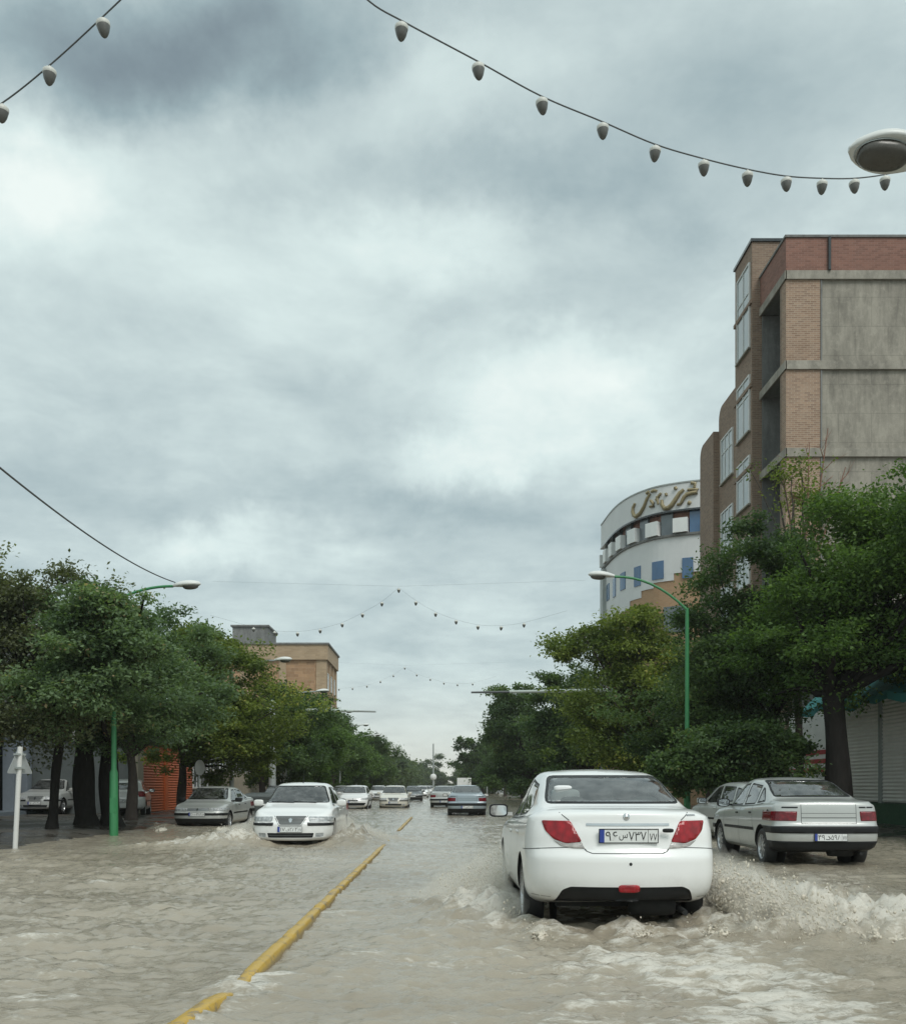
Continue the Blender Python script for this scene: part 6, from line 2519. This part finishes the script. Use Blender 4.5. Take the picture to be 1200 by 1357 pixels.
def build_tree(label, base, ells, mat, seed, clusters=150, per=150, leaf=.13, trunk_r=.25, fork=2.0, group='trees along the kerbs', name='street_tree', stems=None, lean=(0, 0), limbs=26, extra_twigs=None, cat='tree', bark='bark'):
    """ells are given relative to the base of the trunk"""
    rng = np.random.default_rng(seed)
    r = thing(name, label, cat, base, 0, group)
    C, sg, ti = crown_points(rng, ells, clusters)
    m = MB()
    tops = []
    for sx, sy, rr in (stems or [(0, 0, trunk_r)]):
        n = 9
        pts, rad = [], []
        for i in range(n + 1):
            t = i / n
            pts.append(Vector((sx + lean[0] * t + .06 * math.sin(seed + 5 * t) * t, sy + lean[1] * t + .05 * math.cos(seed * 2 + 4 * t), -.15 + (fork + .15) * t)))
            fl = 1 + .55 * max(0, 1 - t * 5) + .10 * math.sin(7 * t + seed)
            rad.append(rr * fl * (1 - .28 * t))
        m.tube(pts, rad, 14)
        tops.append((pts[-1], rr * .72))
    order = rng.permutation(len(C))[:limbs]
    for q in order:
        e = Vector(C[q])
        top, tr = tops[int(rng.integers(len(tops)))]
        mid = top.lerp(e, .45) + Vector((rng.normal() * .18, rng.normal() * .18, .25))
        a = top - Vector((0, 0, .15))
        pts = [a]
        for k in range(1, 8):
            t = k / 7
            pts.append(a * (1 - t) ** 2 + mid * 2 * t * (1 - t) + e * t * t + Vector((rng.normal(), rng.normal(), rng.normal())) * .035)
        r0 = tr * rng.uniform(.28, .62)
        m.tube(pts, [r0 * (1 - .88 * (k / 7)) + .006 for k in range(8)], 7)
    m.build('trunk', M[bark], r)
    if extra_twigs:
        tw = MB()
        for a, b, n in extra_twigs:
            a, b = Vector(a), Vector(b)
            tw.tube([a, a.lerp(b, .5) + Vector((.06, .02, 0)), b], [.045, .03, .012], 6)
            for k in range(n):
                t = .25 + .75 * k / n
                s = a.lerp(b, t)
                d = Vector((rng.normal(), rng.normal() * .7, abs(rng.normal()) + .7)).normalized() * (1.5 - t) * .75
                tw.tube([s, s + d * .5 + Vector((0, 0, -.03)), s + d], [.02, .012, .005], 5)
                for j in range(3):
                    s2 = s + d * (.35 + .2 * j)
                    d2 = (d + Vector((rng.normal(), rng.normal(), rng.normal())) * .45) * .42
                    tw.tube([s2, s2 + d2], [.008, .003], 4)
        tw.build('bare_branches', M['twig'], r)
    A = leaf_cloud(rng, C, sg, per, leaf, ti)
    leaves_mesh('crown', *A, M_name(mat), r)
    return r


def M_name(m):
    return m


# the old pair and the leaning slim one beside the lamp
build_tree('slim leaning tree with rusty tinted leaves behind the triangular sign', (-10.75, 27., .02), [(-.9, .3, 4.5, 2.9, 2.6, 2.3), (-.2, 0, 6.2, 1.5, 1.6, 1.3), (-2.2, 0, 6.1, 1.9, 1.8, 1.2), (.1, -.6, 3.4, 1.7, 1.6, 1.3), (-.4, 0, 6.9, 1.3, 1.4, .9)], 'leaf_brown', 21, 380, 140, .125, .15, 2.6, lean=(.15, .2), bark='bark_wet')
build_tree('old tree with a huge forked gnarled trunk beside the thick green lamp foot', (-10.35, 29.3, .02), [(1.2, -1.6, 3.9, 2.1, 3.0, 1.6), (-.1, -.6, 5.5, 2.0, 2.6, 1.6), (-.2, .4, 7.1, 1.1, 1.1, .8), (1.9, -1.0, 4.9, 1.2, 2.4, 1.0), (1.75, -4.6, 4.6, 1.45, .8, 1.45, 5.0), (1.7, -4.5, 5.75, .75, .6, .6, 9.), (.6, -3.6, 4.0, 1.5, 1.3, 1.3), (3.0, -1.0, 3.9, 1.3, 1.8, 1.3)], 'leaf_blue', 22, 620, 135, .125, .40, 2.4,
           stems=[(-.25, 0, .36), (.38, .35, .33)], lean=(-.12, .0), limbs=34, bark='bark_wet')
build_tree('yellowish green tree above the grey car and orange gate', (-10.6, 40., .05), [(1.5, 0, 4.6, 2.6, 2.7, 2.7), (.4, .2, 6.4, 1.7, 1.8, 1.6), (2.4, 0, 3.4, 1.7, 1.9, 1.7), (.2, -.4, 3.4, 1.8, 1.9, 1.5), (1.8, -.6, 2.6, 2.0, 2., 1.1), (1.9, 0, 6.8, 1.8, 1.7, 1.25), (.3, 0, 7.0, 1.5, 1.5, .9)], 'leaf_yellow', 23, 520, 140, .15, .20, 2.2)
build_tree('dark lobed tree top peeping out behind the lamp of the old trees', (-10.9, 34.5, .05), [(1.6, 0, 6.6, 1.6, 1.6, 1.5), (.2, 0, 5.2, 2.2, 2., 2.), (2.0, 0, 4.4, 1.6, 1.6, 1.6)], 'leaf_blue', 24, 240, 140, .14, .2, 2.4)
t5 = build_tree('mid green tree below the sand brick block, nearest the stout grey pole', (-9.6, 52.5, .05), [(.9, 0, 4.1, 2.5, 2.6, 2.5), (.6, .1, 6.0, 1.6, 1.7, 1.3), (.7, 0, 2.5, 2.3, 2.4, 1.2)], 'leaf_deep', 25, 300, 130, .18, .22, 2.0)
t6 = build_tree('bushy green tree under the tip of the mast, in the long tree row', (-9.2, 63., .05), [(.5, 0, 4.2, 2.6, 2.7, 2.5), (.9, .1, 6.0, 1.5, 1.6, 1.2), (.5, 0, 2.5, 2.3, 2.4, 1.2)], 'leaf_fresh', 26, 280, 110, .20, .22, 2.0)
# the other side
build_tree('near spreading tree with bright green leaves and a thick black trunk by the shutters', (10.15, 25., -.02), [(1.4, -.6, 7.2, 2.5, 2.4, 1.75), (.4, .8, 5.4, 2.8, 2.4, 1.5), (3.2, -.6, 6.4, 2.2, 2.2, 1.6), (2.7, 0, 5.25, 2.3, 2.2, .85), (.1, .2, 4.7, 1.9, 1.8, .8), (1.3, -1.0, 5.7, 2.2, 1.6, 1.5)], 'leaf_fresh', 31, 700, 175, .12, .36, 3.7, lean=(-.15, 0), limbs=30, bark='bark_wet')
build_tree('tall dark tree in front of the unfinished building', (9.55, 29., -.02), [(-.3, .3, 5.9, 2.1, 2.1, 2.5), (-.1, 0, 8.1, 1.35, 1.4, 1.3), (.45, 0, 9.7, .55, .6, .9), (1.1, .3, 5.9, 1.7, 2., 1.4), (-1.2, 0, 3.9, 1.4, 2.0, 1.5)], 'leaf_deep', 32, 520, 180, .125, .28, 2.8, bark='bark_wet')
build_tree('nearly bare reddish tree rising against the concrete gable', (11.3, 31., .02), [(.6, 0, 10.6, 1.2, 1.1, 1.6), (.1, 0, 11.9, .6, .6, .6)], 'leaf_yellow', 33, 34, 34, .12, .14, 7.2, limbs=10,
           extra_twigs=[((.05, 0, 7.0), (.9, 0, 12.6), 9), ((.05, 0, 7.0), (.35, .1, 12.2), 8), ((.1, 0, 7.4), (1.5, .1, 11.4), 7), ((.0, 0, 7.2), (-.5, 0, 11.0), 6)])
build_tree('low drooping dark green tree hiding the foot of the slender green lamp pole', (8.9, 25.9, -.1), [(-1.5, -.2, 2.15, 1.5, 1.0, .95), (-.6, 0, 2.4, 1.3, 1.0, .9), (-2.3, -.2, 1.8, .8, .9, .65)], 'leaf_deep', 34, 300, 130, .125, .12, 1.2)
build_tree('shadowy tree standing between the low drooping one and the curved building', (9.4, 34.5, -.02), [(-.9, 0, 3.4, 1.7, 1.9, 1.6), (-.4, 0, 5.2, 1.5, 1.6, 1.4)], 'leaf_deep', 44, 240, 130, .15, .18, 1.6)
build_tree('wide tree with airy yellow green top below the curved white building', (9.0, 42., .0), [(-.9, 0, 5.2, 2.9, 2.9, 3.2), (-.3, 0, 7.2, 2.2, 2.2, 1.7), (-2.9, 0, 7.3, 1.2, 1.2, 1.2, .5), (-3.2, 0, 5.4, 1.3, 1.6, 1.3, .6), (-2.6, .2, 2.9, 1.7, 1.8, 1.7), (-.4, 0, 2.9, 2.6, 2.2, 1.7), (1.2, 0, 4.4, 2.2, 2., 2.4)], 'leaf_yellow', 35, 560, 140, .16, .26, 2.4)
t9 = build_tree('round green tree crossed by the mast reaching over the street', (8.8, 60., .0), [(-.6, 0, 4.9, 3.0, 3., 3.0), (-.9, 0, 7.2, 1.8, 1.8, 1.5), (-.8, 0, 2.8, 2.8, 2.6, 1.6)], 'leaf_deep', 36, 330, 120, .20, .24, 2.0)
t10 = build_tree('big tree leaning out over the lane where the mast tip ends', (7.9, 84., -.1), [(-.6, 0, 5.8, 3.6, 3.6, 4.0), (-.9, 0, 8.9, 2.3, 2.4, 1.9), (-2.4, 0, 5.0, 1.9, 2., 2.2), (-1., 0, 2.8, 3.4, 3., 1.8)], 'leaf_deep', 37, 420, 120, .26, .3, 2.0)
t11 = build_tree('smaller open tree at the far end, standing out into the street beside the distant lamp', (6.3, 150., -.2), [(-.9, 0, 5.5, 3.4, 3.2, 3.6), (-1.6, 0, 8.0, 1.6, 1.6, 1.5), (.6, 0, 7.2, 1.6, 1.6, 1.8), (-.6, 0, 3., 3., 2.6, 1.8)], 'leaf_deep', 38, 220, 90, .42, .3, 2.0)


def more(src, label, loc, rz, sc):
    c = copy_tree(src)
    c.location = loc
    c.rotation_euler.z = rz
    c.scale = sc
    c['label'] = label
    return c


for k, (src, y, x, rz, sc) in enumerate(((t5, 73, -9.0, 2.0, 1.02), (t6, 83, -9.2, 1.1, 1.04), (t5, 93, -8.9, 4.0, 1.02), (t6, 103, -9.1, 2.6, 1.0), (t5, 113, -8.9, .6, 1.06))):
    more(src, ('third tree past the mast in the long row behind the oncoming cars', 'fourth tree past the mast in the long row behind the oncoming cars', 'fifth tree past the mast in the long row behind the oncoming cars',
               'sixth tree past the mast in the long row behind the oncoming cars', 'seventh tree past the mast in the long row behind the oncoming cars')[k], (x, y, .0), rz, (sc,) * 3)
more(t9, 'dark tree filling the gap behind the roof of the white car ahead', (9.4, 72., 0), 2.2, (1.1, 1.1, 1.1))
more(t10, 'broad tree just past the big leaning one, above the grey cars ahead', (8.6, 104., -.1), 3.6, (.9, .9, .88))
more(t9, 'last full tree before the small open one at the far end', (8.2, 126., -.1), 4.4, (1.1, 1.1, 1.15))


def far_mass():
    rng = np.random.default_rng(77)
    E = []
    for y in np.arange(122, 330, 8.):
        E.append((-9.0 + rng.normal() * .5, y, 4.0 + rng.normal() * .3, 3.0, 3.6, 3.2 + rng.normal() * .3))
    for y in np.arange(165, 330, 9.):
        E.append((9.5 + rng.normal() * .5, y, 4.6, 3.2, 3.8, 4.2 + rng.normal() * .5))
    for x in np.arange(-16, 20, 3.6):
        h = 6.4 + rng.normal() * .8 + (3.2 if -8 < x < -1 else 0)
        E.append((x, 338 + rng.normal() * 4, h * .5, 2.9, 3., h * .62, 1.8))
    C, sg, ti = crown_points(rng, E, 5200)
    ok = C[:, 2] > .3
    C, sg, ti = C[ok], sg[ok] * 1.6, ti[ok]
    A = leaf_cloud(rng, C, sg, 26, .7, ti)
    o = leaves_mesh('far_treeline', *A, 'leaf_far', None)
    tag(o, 'soft green mass of distant trees closing the end of the street', 'trees', None, 'stuff')


far_mass()
# ================================================================== traffic
PARKED = 'cars parked by the kerb'
MOVING = 'cars driving in the flood'


def repaint(o, a, b):
    for ch in [o] + list(o.children_recursive):
        if ch.type == 'MESH':
            for s in ch.material_slots:
                if s.material == M[a]:
                    s.link = 'OBJECT'
                    s.material = M[b]


def put(o, x, y, z, rz, label, group, sc=None, col=None):
    o.location = (x, y, z)
    o.rotation_euler = (0, 0, rz)
    o['label'] = label
    o['group'] = group
    if sc:
        o.scale = sc
    if col:
        repaint(o, *col)
    return o


tall = build_car(SEDAN_TALL, 'saloon_car', 'x', 'car')
boxy = build_car(SEDAN_BOXY, 'saloon_car', 'x', 'car')
rnd = build_car(SEDAN_ROUND, 'saloon_car', 'x', 'car')
hat = build_car(HATCHBACK, 'hatchback_car', 'x', 'car')
B = [copy_tree(boxy) for _ in range(6)]
Rn = [copy_tree(rnd) for _ in range(5)]
Hh = [copy_tree(hat) for _ in range(6)]
PI = math.pi
put(tall, CARX, CARY, -.02, 0, 'big white saloon driving ahead with red tail lamps, seen from behind', MOVING, (.968, 1.0, 1.01))
put(boxy, 6.29, 17.95, -.03, R(-1.2), 'silver angular saloon with black bumper bands, parked by the roller shutters', PARKED, (1., 1., 1.035))
put(rnd, ONX - .06, ONY, -.09, PI, 'oncoming white saloon with dark trapezium grille throwing spray', MOVING, (1.01, 1, 1.01))
G_ = ('silver_paint', 'grey_paint')
put(B[0], -7.72, 33.6, -.14, PI - R(3), 'grey saloon coming along the kerb in front of the orange gate', MOVING, None, ('silver_paint', 'silver_paint'))
put(B[1], 1.12, 45.2, -.12, 0, 'grey saloon ahead in the middle of the lane, larger of the two grey ones', MOVING, (1, 1, 1.02), ('silver_paint', 'blue_grey_paint'))
put(B[2], .15, 61.5, -.12, 0, 'paler grey saloon half hidden by the grey one ahead', MOVING, None, None)
put(hat, -5.0, 57.2, -.10, PI, 'white hatchback with dark air intake coming on beside the oncoming saloon mirror', MOVING)
put(Rn[0], -2.85, 60.0, -.12, PI, 'cream white saloon facing us at the end of the far kerb', MOVING, None, ('white_paint', 'cream_paint'))
put(B[3], -2.55, 88., -.12, PI, 'dark saloon following close behind the cream white one', MOVING, None, ('silver_paint', 'dark_paint'))
put(Hh[0], -7.0, 70., -.1, PI, 'silver hatchback between the white hatchback and the cream saloon', MOVING, None, ('white_paint', 'silver_paint'))
put(Rn[1], -5.9, 92., -.1, PI, 'white saloon in the distance, showing between the hatchback and the cream saloon', MOVING)
put(Hh[1], -2.3, 112., -.1, PI, 'pale distant car behind the dark saloon', MOVING)
put(Rn[2], -2.2, 135., -.1, PI, 'distant white car farther than the pale one behind the dark saloon', MOVING)
put(B[4], -5.6, 125., -.1, PI, 'distant silver car in the outer oncoming lane', MOVING)
put(Rn[3], -2.0, 170., -.1, PI, 'last tiny white car before the disc on the pole', MOVING)
put(B[5], 1.3, 110., -.1, 0, 'tiny grey car far ahead beyond both grey saloons', MOVING, None, G_)
put(Hh[2], 7.40, 23.7, -.05, R(9.5), 'silver hatchback parked beyond the silver saloon under the dark tree', PARKED, None, ('white_paint', 'silver_paint'))
put(Hh[3], -12.8, 40.0, .13, R(12), 'white hatchback parked on the pavement beside the orange gate', PARKED)
put(Rn[4], -16.5, 42.0, .16, PI, 'greenish silver saloon behind the slim leaning trunk by the shopfront', PARKED, None, ('white_paint', 'silver_paint'))
put(Hh[4], -8.0, 84., -.1, PI, 'white hatchback close to the kerb far behind the oncoming saloon', PARKED)
put(Hh[5], -7.7, 47., -.1, PI, 'dark hatchback by the kerb just behind the oncoming saloon', PARKED, None, ('white_paint', 'dark_paint'))


def van():
    r = thing('box_truck', 'white box truck far ahead above the roofs of the grey cars', 'truck', (3.4, 150., -.2))
    m = MB()
    m.box(-1.05, 1.05, -2.6, 1.2, .75, 2.75)
    m.build('cargo_box', M['sheet_pale'], r)
    c = MB()
    c.prism([(-.98, 1.25, .5), (-.98, 3.0, .5), (-.98, 3.0, 1.3), (-.98, 2.5, 2.2), (-.98, 1.25, 2.25)], (1.96, 0, 0))
    c.build('cab', M['white_paint'], r)
    f = MB()
    f.box(-.9, .9, -2.62, 3.0, .45, .74)
    f.build('chassis', M['underbody'], r)
    for x in (-.85, .85):
        for y in (-1.6, 2.2):
            w = MB()
            w.lathe([(.001, -.12), (.40, -.12), (.42, -.08), (.42, .08), (.40, .12), (.001, .12)], 18, axis='x')
            w.build('wheel', M['rubber'], r, (x, y, .42))


van()


# ================================================================== damp air over the street
hz = MB().box(-210, 210, -40, 420, -2.4, 40).build('haze', bpy.data.materials.new('haze_air'))
hm = hz.data.materials[0]
hm.use_nodes = True
hm.node_tree.nodes.clear()
ho = hm.node_tree.nodes.new('ShaderNodeOutputMaterial')
hv = hm.node_tree.nodes.new('ShaderNodeVolumePrincipled')
hv.inputs['Color'].default_value = (.86, .90, .90, 1)
hv.inputs['Density'].default_value = .00028
hm.node_tree.links.new(hv.outputs[0], ho.inputs['Volume'])
hz['kind'] = 'stuff'
tag(hz, 'thin damp grey air greying the far end of the street', 'haze')
